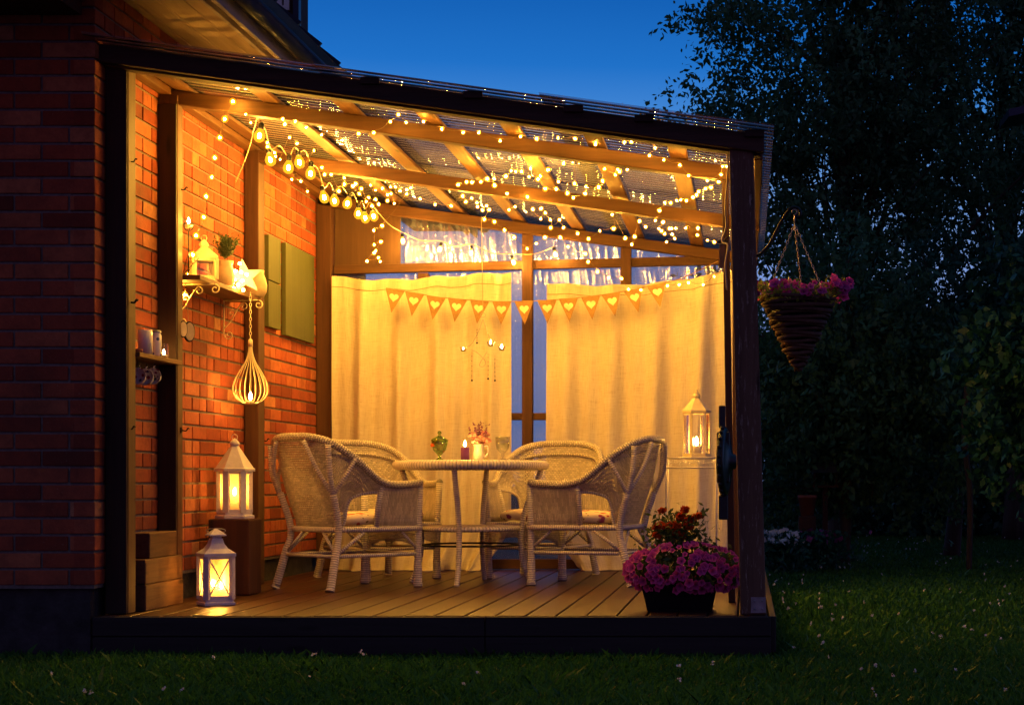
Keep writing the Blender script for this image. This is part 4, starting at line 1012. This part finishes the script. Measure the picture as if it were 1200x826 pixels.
# hanging discs under the shelf
for (a, b, s_, rr_, lab) in ((213.5, 386, 226, .034, 'small round tag hanging behind the larger one on the lit post'), (221, 389, 223, .042, 'larger round cream tag with a dark rim, hanging on a thread from the shelf bracket')):
    c = W(a, b, s_); t = thing('hanging_disc', lab, 'ornament', tuple(c), group='round tags under the shelf')
    Mx = Matrix.Translation(c) @ Matrix.Rotation(R(52), 4, 'Z') @ Matrix.Rotation(R(90), 4, 'X')
    circ = [(rr_ * .8 * math.cos(6.283 * i / 28), rr_ * 1.3 * math.sin(6.283 * i / 28)) for i in range(28)]
    m = MB(); m.poly(circ, Mx, .010); make('rim', m, M['black'], t, bevel=.002)
    m = MB(); m.poly([(x_ * .82, y_ * .86) for x_, y_ in circ], Mx @ Matrix.Translation((0,0,.0102)), .002); make('face', m, M['stoneware'], t)
    m = MB(); m.tube([c + Vector((0,0,rr_*1.3)), c + Vector((-.01,0,rr_*1.3 + .13))], .0012, 5); make('thread', m, M['cable'], t)
# iron hooks on the posts
for k_, (a, b, s_) in enumerate(((152, 354, 247), (151, 189, 247), (211, 222, 226.5), (213, 504, 226.5), (308, 516, 192), (149, 502, 247))):
    c = W(a, b, s_); m = MB(); z_ = .035 if k_ == 0 else .014
    m.box((c.x - .006, c.y - .01, c.z - z_), (c.x + .002, c.y + .01, c.z + z_)); m.tube(catmull([c, c + Vector((.022, 0, -.004)), c + Vector((.032, 0, .010)), c + Vector((.040, 0, .006))], 4), .005 if k_ == 0 else .0035, 6)
    labs = ['large black iron latch on the front left post, above the mug shelf', 'small black hook high on the front left post', 'small black hook high on the second post', 'small black hook on the second post, level with the six-sided lantern', 'small black hook low on the third post, beside the pendant lantern', 'small black hook on the front left post, below the mug shelf']
    make('iron_hook', m, M['black'], label=labs[k_], cat='hook', group='hooks on the posts', bevel=.001)

# ================================================================ MUG SHELF
zm = 1.245
ms = thing('mug_shelf', 'short dark wooden shelf between the two front left posts', 'shelf', (-2.95, 8.45, zm))
m = MB(); m.box((XW + .003, 8.165, zm - .022), (-2.895, 8.775, zm)); make('board', m, M['wood_y'], ms, bevel=.002)
m = MB(); m.box((XW + .003, 8.165, zm - .085), (XW + .014, 8.775, zm - .023)); make('back_rail', m, M['timber_dark'], ms)
mug = thing('white_mug', 'plain white straight-sided mug on the small front shelf', 'mug', ((170-873)/240, 2000/240, zm + .001)); c = Vector(mug.location)
cyl('body', c, [(.0001,0),(.035,0),(.035,.118),(.032,.118),(.032,.006),(.0001,.006)], M['ceramic'], 24, mug)
def blue_mat():
    k = N('blue_pattern'); b = k.p(.25); v = k.coord('UV', rand=False, scale=(38, 38, 1), rot=(0,0,.5)); ck = k.n('ShaderNodeTexVoronoi'); ck.inputs['Scale'].default_value = 1; k.l(v, ck.inputs['Vector'])
    k.l(k.ramp(ck.outputs['Distance'], [(.28, (.05, .08, .28)), (.36, (.70, .70, .74))]), b.inputs['Base Color']); return k.m
M['blue_pattern'] = blue_mat()
jb = thing('patterned_jar', 'white jar with a blue pattern beside the plain mug', 'jar', ((183-873)/235.5, 2000/235.5, zm + .001)); c = Vector(jb.location)
cyl('body', c, [(.0001,0),(.024,0),(.026,.01),(.026,.105),(.022,.112),(.022,.118),(.0001,.118)], M['blue_pattern'], 24, jb)
cyl('lid', c, [(.024,.1185),(.025,.126),(.018,.131),(.0001,.132)], M['metal'], 24, jb)
tl = thing('tealight_glass', 'small glass holder with a glowing tealight at the right of the mug shelf', 'candle holder', ((192-873)/232, 2000/232, zm + .001)); c = Vector(tl.location)
cyl('glass', c, [(.0001,.001),(.022,.001),(.024,.02),(.022,.06),(.020,.075)], M['glass'], 20, tl)
cyl('wax', c, [(.0001,.002),(.019,.002),(.019,.018),(.0001,.018)], M['wax'], 16, tl); flame(c + Vector((0,0,.018)), tl, 1.0)
tt = cyl('tealight_cup', Vector(((162-873)/243.5, 2000/243.5, zm + .001)), [(.0001,0),(.020,0),(.021,.016),(.019,.016),(.0001,.010)], M['terracotta'], 16, label='tiny orange cup at the left end of the mug shelf', cat='cup')
def cupmat():
    k = N('flowered_china'); b = k.p(.2); v = k.coord(); w = k.n('ShaderNodeTexVoronoi'); w.inputs['Scale'].default_value = 38; k.l(v, w.inputs['Vector'])
    col = k.ramp(w.outputs['Color'], [(.3, (.35, .03, .05)), (.5, (.05, .06, .22)), (.7, (.05, .10, .04))])
    k.l(k.mix(k.ramp(w.outputs['Distance'], [(.30, (1,)*3), (.40, (0,)*3)]), (.70, .67, .66), col), b.inputs['Base Color']); return k.m
M['cup'] = cupmat()
cup = None
for i, (a, b, s_, lab) in enumerate(((163, 443, 240, 'flowered china cup hanging nearest the front post'), (172, 444, 237.5, 'flowered china cup hanging between two others under the mug shelf'), (181, 443, 235, 'flowered china cup hanging rightmost under the mug shelf'))):
    c = W(a, b, s_)
    t = thing('china_cup', lab, 'cup', tuple(c), group='cups hanging under the mug shelf') if cup is None else copy_tree(cup)
    if cup is None:
        cup = t; Mr = Matrix.Rotation(R(-90), 3, 'X') @ Matrix.Rotation(R(0), 3, 'Z'); Mr = Matrix.Rotation(R(-30), 3, 'Z') @ Mr
        m = MB(); m.lathe([(.0001,-.028),(.017,-.028),(.020,-.022),(.033,-.005),(.040,.018),(.043,.030),(.041,.030),(.037,.018),(.030,-.002),(.0001,-.018)], 24, c, M=Matrix.Rotation(R(75), 3, 'X') @ Matrix.Identity(3)); make('bowl', m, M['cup'], t)
        m = MB(); m.tube(catmull([c + Vector(p) for p in ((0,-.015,.036),(0,-.008,.055),(0,.012,.056),(0,.018,.030))], 4), .0035, 6); make('handle', m, M['cup'], t)
        m = MB(); m.tube(catmull([c + Vector(p) for p in ((0,.0,.075),(0,.0,.058),(.006,-.004,.052),(.010,-.004,.060))], 4), .002, 6); make('hook', m, M['black'], t)
    t.location = c; t['label'] = lab

# ================================================================ OLIVE BOARDS ON THE WALL
for (y0, y1, z0, z1, lab) in ((10.70, 10.98, 1.89, 2.17, 'upper of the two small olive green boards on the brick wall'), (10.70, 10.98, 1.595, 1.883, 'lower of the two small olive green boards on the brick wall'), (11.10, 11.83, 1.575, 2.175, 'large olive green board on the brick wall')):
    m = MB(); m.box((XW + .004, y0, z0), (XW + .034, y1, z1)); make('painted_board', m, M['green_paint'], label=lab, cat='board', group='olive boards on the brick wall', bevel=.002)

# ================================================================ CANDLE MOBILE
mo = W(566, 372, 176)
mb_ = thing('candle_mobile', 'thin wire mobile with three glass tealight cups and bead strings before the left curtain', 'mobile', tuple(mo))
m = MB(); m.tube([W(564, 254, 176), mo + Vector((0,0,.03))], .0022, 5); make('cord', m, M['cable'], mb_)
m = MB(); m.tube([mo + Vector((.016 * math.cos(a), 0, .014 + .016 * math.sin(a))) for a in [6.283 * j / 14 for j in range(14)]], .002, 5, closed=True)
def sw(*p): return [W(a, b, s_) for a, b, s_ in p]
m.tube(catmull(sw((566,374,176),(561,388,176),(556,398,175),(552,404,174),(545,408,173)), 4), .0018, 5); m.tube(catmull(sw((566,374,176),(572,392,176),(576,398,177),(588,404,177)), 4), .0018, 5)
m.tube(catmull(sw((566,374,176),(570,385,178),(575,400,178),(574,406,178)), 4), .0018, 5)
m.tube(catmull(sw((552,410,175),(560,414,176),(569,424,176),(566,430,176),(562,427,176),(571,412,176)), 5), .0018, 5); make('wire_frame', m, M['metal'], mb_)
for i, (a, b, s_) in enumerate(((543, 412, 173), (575, 406, 178), (588, 411, 177))):
    c = W(a, b, s_); ho = cyl('glass_cup', c, [(.0001,0),(.016,0),(.024,.020),(.028,.032)], M['glass'], 12, mb_)
    cyl('tealight', c, [(.0001,.002),(.014,.002),(.014,.014),(.0001,.014)], M['metal'], 12, ho); flame(c + Vector((0,0,.014)), ho, .5 if i == 0 else 1.0)
for i, (a, b0_, b1_) in enumerate(((553, 412, 446), (572, 414, 444), (580, 416, 446), (559, 384, 402))):
    m = MB(); p0_, p1_ = W(a, b0_, 176), W(a, b1_, 176); m.tube([p0_, p1_], .0009, 4)
    for j in range(6): m.ball(p0_.lerp(p1_, (j + 1) / 6), .0032 if j < 5 else .007, 8, 5)
    make('bead_string', m, M['black'], mb_)

# ================================================================ CAST ORNAMENT ON THE POST (seen edge-on)
oc = W(853, 541, 238)
orn = thing('cast_ornament', 'dark green cast iron wheel-shaped ornament hung edge-on beside the old post', 'ornament', tuple(oc))
m = MB(); Mx = Matrix.Translation(oc + Vector((-.02, 0, 0))) @ Matrix.Rotation(R(-8), 4, 'Z') @ Matrix.Rotation(R(90), 4, 'Y')
m.lathe([(.0001,-.02),(.10,-.02),(.145,-.016),(.165,-.010),(.165,.014),(.14,.022),(.12,.018),(.09,.032),(.04,.040),(.035,.062),(.0001,.065)], 36, (0,0,0), M=None)
m.v = [tuple(Mx @ Vector(p)) for p in m.v]; make('wheel', m, M['iron_green'], orn)
m = MB()
for i in range(22):
    a = 6.283 * i / 22; p = Mx @ Vector((.168 * math.cos(a), .168 * math.sin(a), 0)); m.ball(p, .011, 8, 6)
make('knobbed_edge', m, M['iron_green'], orn)
for zt in (1, -1):
    m = MB(); m.box((oc.x - .045, oc.y - .03, oc.z + (.165 if zt > 0 else -.285)), (oc.x - .012 + (.012 if zt < 0 else 0), oc.y + .03, oc.z + (.275 if zt > 0 else -.165))); make('mounting_tab', m, M['iron_green'], orn, bevel=.006)
for zt in (.10, -.06): 
    m = MB(); m.box((oc.x - .055, oc.y - .05, oc.z + zt - .045), (oc.x + .01, oc.y - .015, oc.z + zt + .045)); make('lug', m, M['iron_green'], orn, bevel=.008)
m = MB(); m.tube([oc + Vector((.0,0,.0)), oc + Vector((.075,-.0,.0))], .012, 8); make('mount', m, M['iron_green'], orn)

# cable with a clamp at the right post
cb = thing('hanging_cable', 'loose pale cable with a black clamp beside the old post', 'cable', tuple(W(850, 200, 240)))
m = MB(); m.tube(catmull([W(852,172,241),(W(853,200,240)),W(850,240,238),W(851,265,236),W(846,283,235),W(853,288,236),W(850,310,236),W(852,340,236)], 5), .0045, 6); make('cord', m, M['cable'], cb)
c = W(847, 284, 233); m = MB(); m.box((c.x - .026, c.y - .012, c.z - .008), (c.x + .028, c.y + .012, c.z + .008)); m.tube([c + Vector((.0,0,.0)), c + Vector((.03,0,.028))], .005, 6); make('clamp', m, M['black'], cb, bevel=.003)
m = MB(); m.box((c.x - .018, c.y + .0, c.z - .13), (c.x + .010, c.y + .012, c.z - .012)); make('strap', m, M['burlap'], cb)
m = MB(); m.tube(catmull([W(384,322,166.5), W(380,330,166.5), W(383,352,166), W(381,378,166), W(380,394,166)], 5), .003, 5); make('wall_cable', m, M['cable'], label='thin pale cable hanging down the rear left post', cat='cable')

# ================================================================ FLOWERS
def petunias(cs, r0, rg, squash=1.0):
    """trumpet flowers: five petals each, facing outwards"""
    qs = []
    for c, nrm in cs:
        nrm = np.array(nrm) / np.linalg.norm(nrm); a = np.cross(nrm, [0.3, .2, 1]); a /= np.linalg.norm(a); b = np.cross(nrm, a); ph = rg.uniform(0, 6.28); rr_ = r0 * rg.uniform(.55, 1.3)
        cen = np.array(c) - nrm * rr_ * .35
        for k in range(5):
            t = ph + 6.283 * k / 5; u = lambda q: a * math.cos(q) + b * math.sin(q)
            qs.append([cen, np.array(c) + u(t - .62) * rr_ * .80, np.array(c) + u(t) * rr_ * 1.0 + nrm * rr_ * rg.uniform(-.1, .2), np.array(c) + u(t + .62) * rr_ * .80])
    return np.array(qs)
def ptone(q, rg):
    t = np.repeat(.45 + .5 * rg.random(len(q) // 5), 5)[:, None] * np.array([[0, 1, 1.1, 1]]); return np.clip(t, 0, 1)
pw = thing('flower_planter', 'black planter of magenta petunias and orange marigolds at the front right of the deck', 'planter', (-.325, 8.3, .001))
m = MB(); x0, x1, y0, y1, h = -.50, -.13, 8.19, 8.42, .155
rows = []
for z, e in ((.001, -.03), (h * .9, 0), (h * .9, .008), (h, .01), (h, -.008), (h * .6, -.02)):
    rows.append([(x0 - e, y0 - e, z), (x1 + e, y0 - e, z), (x1 + e, y1 + e, z), (x0 - e, y1 + e, z), (x0 - e, y0 - e, z)])
m.loft(rows, smooth=False); m.add([(x0+.02,y0+.02,.02),(x1-.02,y0+.02,.02),(x1-.02,y1-.02,.02),(x0+.02,y1-.02,.02)], [(0,1,2,3)]); make('box', m, M['black'], pw)
rg = np.random.default_rng(21)
def mound(c, ax, n, rg, zmin=-1):
    d = rg.normal(size=(n * 3, 3)); d /= np.linalg.norm(d, axis=1)[:, None]; d = d[d[:, 2] > zmin][:n]; return np.array(c) + d * np.array(ax), d
c1, d1 = mound((-.29, 8.28, .195), (.275, .20, .135), 1500, rg, -.55); c1 = c1 * 1.0; q = leaves(c1 - d1 * rg.random((len(d1), 1)) * .09, .034, rg, asp=.55)
q2 = leaves(rg.normal(0, 1, (1100, 3)) * [.07, .055, .05] + [-.335, 8.36, .37], .034, rg, asp=.4)
q = np.concatenate([q, q2]); scatter_mesh('foliage', q, rg.random(len(q)), M['leaf_pot'], pw)
cs, ds = mound((-.29, 8.27, .200), (.295, .22, .130), 380, rg, -.75)
q = petunias([(c, d + np.array([0, -.5, .25])) for c, d in zip(cs, ds)], .022, rg); scatter_mesh('petunia_blooms', q, ptone(q, rg), M['petal_magenta'], pw, kind='stuff')
qs = []
for _ in range(20):
    c = rg.normal(0, 1, 3) * [.07, .04, .038] + [-.325, 8.31, .395]; q = rose(c, .022, rg, 40); scatter_mesh('marigold_head', q, rg.random(len(q)), M['petal_orange'], pw)
for (a, b, s_, lab, rr_) in ((737, 662, 244, 'dark pink bloom dropping left of the planter', .02),):
    pass

# hanging basket
bx, by, bzr = .255, 8.15, 1.495
hb = thing('hanging_basket', 'cone-shaped twig basket of pink petunias hanging right of the old post', 'hanging basket', (bx, by, 1.17))
m = MB(); prof = []
n = 19
for i in range(n):
    t = i / (n - 1); z = 1.165 + t * (bzr - 1.165); rr_ = .012 + (.175 - .012) * t ** .85
    if True:
        lp = [(bx + rr_ * math.cos(a) * (1 + .02 * math.sin(5 * a + i)), by + rr_ * math.sin(a), z + .006 * math.sin(2 * a + i * 2.1)) for a in [6.283 * j / 30 for j in range(30)]]
        m.tube(lp, .0105 + .002 * math.sin(i * 1.7), 6, closed=True)
make('woven_cone', m, M['twig'], hb)
m = MB(); m.lathe([(.0001, 1.19), (.006, 1.19), (.158, bzr - .01), (.0001, bzr - .02)], 20, (bx, by, 0)); make('liner', m, M['black'], hb)
rg = np.random.default_rng(31)
def disc(n, rr_, zc, sz): 
    a = rg.uniform(0, 6.283, n); d = rr_ * np.sqrt(rg.random(n)); return np.stack([bx + .012 + d * np.cos(a), by + d * np.sin(a) * .9, zc + rg.normal(0, sz, n) + .02 * np.cos(a * 2)], 1), a
cl, al = disc(900, .215, bzr + .03, .022); q = leaves(cl, .030, rg, asp=.5); scatter_mesh('foliage', q, rg.random(len(q)), M['leaf_lime'], hb)
cf, af = disc(95, .235, bzr + .045, .024); q = petunias([(c, np.array([math.cos(a) * .5, -.8, .5])) for c, a in zip(cf, af)], .025, rg)
more = [(np.array([bx + .19 + rg.normal(0, .03), by - .05 + rg.normal(0, .03), bzr + .055 + rg.normal(0, .018)]), np.array([.5, -1, .4])) for _ in range(16)]
q = np.concatenate([q, petunias(more, .025, rg)]); scatter_mesh('petunia_blooms', q, ptone(q, rg), M['petal_magenta'], hb, kind='stuff')
top = Vector((bx - .018, by, 1.855))
for a in (200, 320, 80):
    m = MB(); e = Vector((bx + .165 * math.cos(R(a)), by + .165 * math.sin(R(a)), bzr)); L_ = (e - top).length; nl = int(L_ / .017); d = (e - top).normalized(); s1 = d.cross(Vector((0, 1, 0))).normalized(); s2 = d.cross(s1)
    for i in range(nl):
        c = top + d * (i + .5) * L_ / nl; s_ = s1 if i % 2 else s2
        m.tube([c + d * .0105 * math.cos(t) + s_ * .0045 * math.sin(t) for t in [6.283 * j / 8 for j in range(8)]], .0015, 4, closed=True)
    make('chain', m, M['cream_metal'], hb)
m = MB(); m.tube([top, top + Vector((0,0,.045))], .004, 6); m.tube([top + Vector((.012 * math.sin(t), 0, .057 - .012 * math.cos(t))) for t in [5.2 * j / 12 for j in range(13)]], .003, 6); make('top_hook', m, M['metal'], hb)
m = MB(); m.tube(catmull([(.03, by - .03, 1.70), (.07, by - .03, 1.705), (.12, by - .02, 1.76), (.17, by, 1.86), (.215, by, 1.925), (.250, by, 1.93), (.266, by, 1.905), (.255, by, 1.885), (.240, by, 1.893)], 6), .0075, 8); make('wall_bracket', m, M['black'], label='black curved iron bracket on the old post carrying the basket', cat='bracket')

# ================================================================ TREES AND SHRUBS
def tree(name, label, cat, loc, H, crown, nl, size, mat, seed, limbs=9, trunk_r=.14, group=None, clump=.28, per=26, asp=.5):
    """crown: list of (dx, dy, z, rx, ry, rz) lobes. Leaves sit in small clumps at twig ends, so sky shows between them."""
    t = thing(name, label, cat, loc, group=group); L = Vector(loc); rg = np.random.default_rng(seed); rr = random.Random(seed)
    m = MB(); top = Vector((L.x + rr.uniform(-.2, .2), L.y, L.z + H * .82))
    pts = [L, L + Vector((rr.uniform(-.1, .1), 0, H * .25)), L + Vector((rr.uniform(-.2, .2), .1, H * .5)), top]
    sp = catmull(pts, 6); m.tube(sp, [trunk_r * (1 - .85 * i / (len(sp) - 1)) + .008 for i in range(len(sp))], 9); make('trunk', m, M['bark'], t)
    w = np.array([c[3] * c[4] * c[5] for c in crown]); w /= w.sum(); nc = max(1, nl // per)
    idx = rg.choice(len(crown), nc, p=w); C = np.array(crown)[idx]
    d = rg.normal(size=(nc, 3)); d /= np.linalg.norm(d, axis=1)[:, None]; rad = rg.random(nc) ** .45
    cc = C[:, :3] + d * rad[:, None] * C[:, 3:6]; cc += np.array([L.x, L.y, L.z])
    m = MB()
    for k in range(limbs * 5):
        e = Vector(cc[rr.randrange(nc)]); zf = rr.uniform(.25, .8); a = sp[int(zf * (len(sp) - 1))]
        if e.z < a.z - .3: a = sp[max(1, int(.25 * len(sp)))]
        mid = a.lerp(e, .5) + Vector((rr.uniform(-.15, .15), rr.uniform(-.15, .15), .12 * (e - a).length)); big = k < limbs
        pp = catmull([a, mid, e], 5); r0 = trunk_r * (.34 if big else .12); m.tube(pp, [r0 * (1 - .88 * i / (len(pp) - 1)) + .003 for i in range(len(pp))], 5, caps=False)
    make('limbs', m, M['bark'], t)
    n = nc * per; dv = d * .6 + rg.normal(size=(nc, 3)) * .5; dv[:, 2] -= .15; dv /= np.linalg.norm(dv, axis=1)[:, None]; ln = clump * rg.uniform(1.0, 2.6, nc)
    tt = rg.random(n) - .45; cen = np.repeat(cc, per, 0) + np.repeat(dv * ln[:, None], per, 0) * tt[:, None] + np.clip(rg.normal(size=(n, 3)), -1.6, 1.6) * clump * .26
    cen = cen[cen[:, 2] > L.z + .05]; tone = np.clip(np.repeat(rg.random(nc), per)[:len(cen)] * .6 + rg.random(len(cen)) * .4, 0, 1)
    scatter_mesh('crown', leaves(cen, size, rg, .6, asp), tone, mat, t); return t
G_ = 'trees behind the garden'
tree('tall_tree', 'tall broadleaf tree behind the hanging basket, its crown reaching out over the roof', 'tree', (1.1, 20.5, GZ), 9, [(0,0,5.9,1.55,1.8,1.7),(-.6,0,4.6,1.35,1.5,1.2),(.1,0,7.6,1.2,1.3,1.3),(-1.6,0,5.15,.65,.9,.5),(-1.25,0,6.3,.7,.9,.75),(1.3,0,4.8,1.4,1.6,1.5),(-.2,0,3.2,1.5,1.5,1.1),(.9,0,7.0,1.2,1.5,1.5)], 66000, .080, M['leaf_a'], 1, group=G_, clump=.26, per=44, limbs=14)
tree('tall_tree', 'open-crowned tree at the upper right with sky showing through', 'tree', (3.6, 23, GZ), 10, [(0,0,7.3,1.8,1.8,1.7),(-1.4,0,6.0,1.3,1.5,1.3),(1.3,0,6.6,1.5,1.5,1.8),(.2,0,8.9,1.5,1.4,1.2),(-.6,0,4.8,1.6,1.5,1.1)], 42000, .088, M['leaf_a'], 2, group=G_, clump=.30, per=44, limbs=14)
tree('broad_tree', 'broad dark tree filling the right edge above the shrub', 'tree', (5.7, 19, GZ), 8, [(0,0,4.6,1.7,1.6,2.0),(-1.2,0,3.6,1.2,1.4,1.5),(.3,0,6.4,1.5,1.4,1.2)], 80000, .09, M['leaf_b'], 3, group=G_, clump=.28, per=40)
tree('leafy_shrub', 'large leafy shrub at the right edge, nearest the lawn', 'shrub', (2.75, 13.6, GZ), 3.2, [(0,0,1.9,1.0,.9,1.1),(.55,0,1.3,1.1,.9,.8),(-.45,0,1.5,.7,.8,.85),(1.1,0,2.2,1.0,.8,1.1)], 34000, .085, M['leaf_b'], 4, clump=.16, limbs=7, trunk_r=.06, group='shrubs along the lawn', asp=.6)
tree('leafy_shrub', 'dense shrub right behind the hanging basket', 'shrub', (.95, 16.5, GZ), 3.6, [(0,0,1.9,1.0,.9,1.4),(-.5,0,1.2,.8,.8,.9),(.7,0,1.4,.8,.8,1.1)], 34000, .075, M['leaf_a'], 5, clump=.16, limbs=7, trunk_r=.06, group='shrubs along the lawn')
tree('leafy_shrub', 'dark shrub between the basket shrub and the nearest shrub', 'shrub', (2.2, 18.2, GZ), 3.6, [(0,0,2.2,1.0,.9,1.3),(-.6,0,1.9,.9,.8,.9),(.8,0,2.3,1.0,.8,1.2)], 26000, .08, M['leaf_b'], 6, clump=.18, limbs=7, trunk_r=.09, group='shrubs along the lawn')
# hedge closing the garden
rg = np.random.default_rng(40); n = 70000
x = rg.uniform(.1, 11, n); y = 25 + rg.normal(0, .35, n); z = GZ + rg.random(n) ** .8 * (2.6 + .35 * np.sin(x * 1.7) + .2 * np.sin(x * 4.1))
hq = leaves(np.stack([x, y, z], 1), .14, rg)
scatter_mesh('hedge', hq, rg.random(n), M['leaf_b'], label='dark hedge closing off the far side of the lawn', cat='hedge', kind='stuff')
# distant flower bed
def bed(name, label, cx, cy, w, h, n, mat, seed):
    t = thing(name, label, 'flowers', (cx, cy, GZ), group='flowers in the far bed'); rg = np.random.default_rng(seed)
    c = np.stack([cx + rg.normal(0, w * .5, 1500), cy + rg.normal(0, .15, 1500), GZ + rg.random(1500) * h], 1); scatter_mesh('foliage', leaves(c, .06, rg), rg.random(1500), M['leaf_b'], t)
    c = np.stack([cx + rg.normal(0, w * .45, n), cy - .12 + rg.normal(0, .12, n), GZ + h * (.75 + .3 * rg.random(n))], 1); scatter_mesh('blossoms', leaves(c, .055, rg, asp=.95), rg.random(n), mat, t)
bed('flowering_plant', 'clump of white flowers beyond the lawn, just right of the old post', .30, 15.2, .22, .36, 110, M['petal_white'], 1)
bed('flowering_plant', 'clump of pale lilac flowers right of the white ones', .68, 15.6, .25, .36, 50, M['petal_violet'], 2)
pot = cyl('flower_pot', Vector((.58, 15.9, .30)), [(.0001,0),(.06,0),(.085,.16),(.09,.16),(.09,.19),(.08,.19),(.0001,.15)], M['terracotta'], 20, label='terracotta pot raised beyond the lawn, behind the pale flowers', cat='pot')
m = MB(); m.box((.50, 15.8, GZ), (.66, 16.0, .298)); make('pot_stand', m, M['timber_dark'], label='dark post carrying the terracotta pot beyond the lawn', cat='post', bevel=.01)
bb = thing('bird_table', 'small bird table with a pale roof standing in the far flower bed', 'bird table', (.76, 16.2, GZ))
m = MB(); m.box((.735, 16.17, GZ), (.785, 16.23, .56)); make('post', m, M['timber_dark'], bb); m = MB(); m.box((.64, 16.08, .56), (.88, 16.32, .58)); make('tray', m, M['timber_dark'], bb)
m = MB(); m.add([(.62,16.05,.70),(.90,16.05,.70),(.90,16.35,.70),(.62,16.35,.70),(.68,16.2,.80),(.84,16.2,.80)], [(0,1,5,4),(3,4,5,2),(0,4,3),(1,2,5),(0,3,2,1)]); make('roof', m, M['metal'], bb, label='pale sheet roof')
m = MB(); [m.box((x_, y_, .58), (x_ + .015, y_ + .015, .70)) for x_ in (.65, .855) for y_ in (16.09, 16.295)]; make('upright', m, M['timber_dark'], bb)
# bare young trunk seen under the shrubs
m = MB(); m.tube(catmull([(2.02, 15.4, GZ), (2.03, 15.4, .5), (1.98, 15.4, 1.1), (2.05, 15.4, 1.9)], 6), .028, 8); make('sapling_trunk', m, M['bark'], label='thin bare pale trunk standing under the shrubs', cat='tree trunk')
# corner of a neighbouring roof at the right edge
sd = thing('garden_shed', 'corner of a dark shed roof poking in at the right edge among the trees', 'shed', (4.0, 16.5, GZ))
m = MB(); m.add([(2.52,16.3,4.17),(4.6,16.3,4.62),(4.6,16.9,4.62),(2.52,16.9,4.17),(2.52,16.3,4.10),(4.6,16.3,4.55),(4.6,16.9,4.55),(2.52,16.9,4.10)], [(0,1,2,3),(7,6,5,4),(0,4,5,1),(1,5,6,2),(2,6,7,3),(3,7,4,0)]); make('roof', m, M['roofmetal'], sd)
m = MB(); [m.box((x_, y_, GZ), (x_ + .1, y_ + .1, 4.3)) for x_ in (3.3, 4.4) for y_ in (16.4, 16.75)]; make('frame', m, M['timber_dark'], sd)
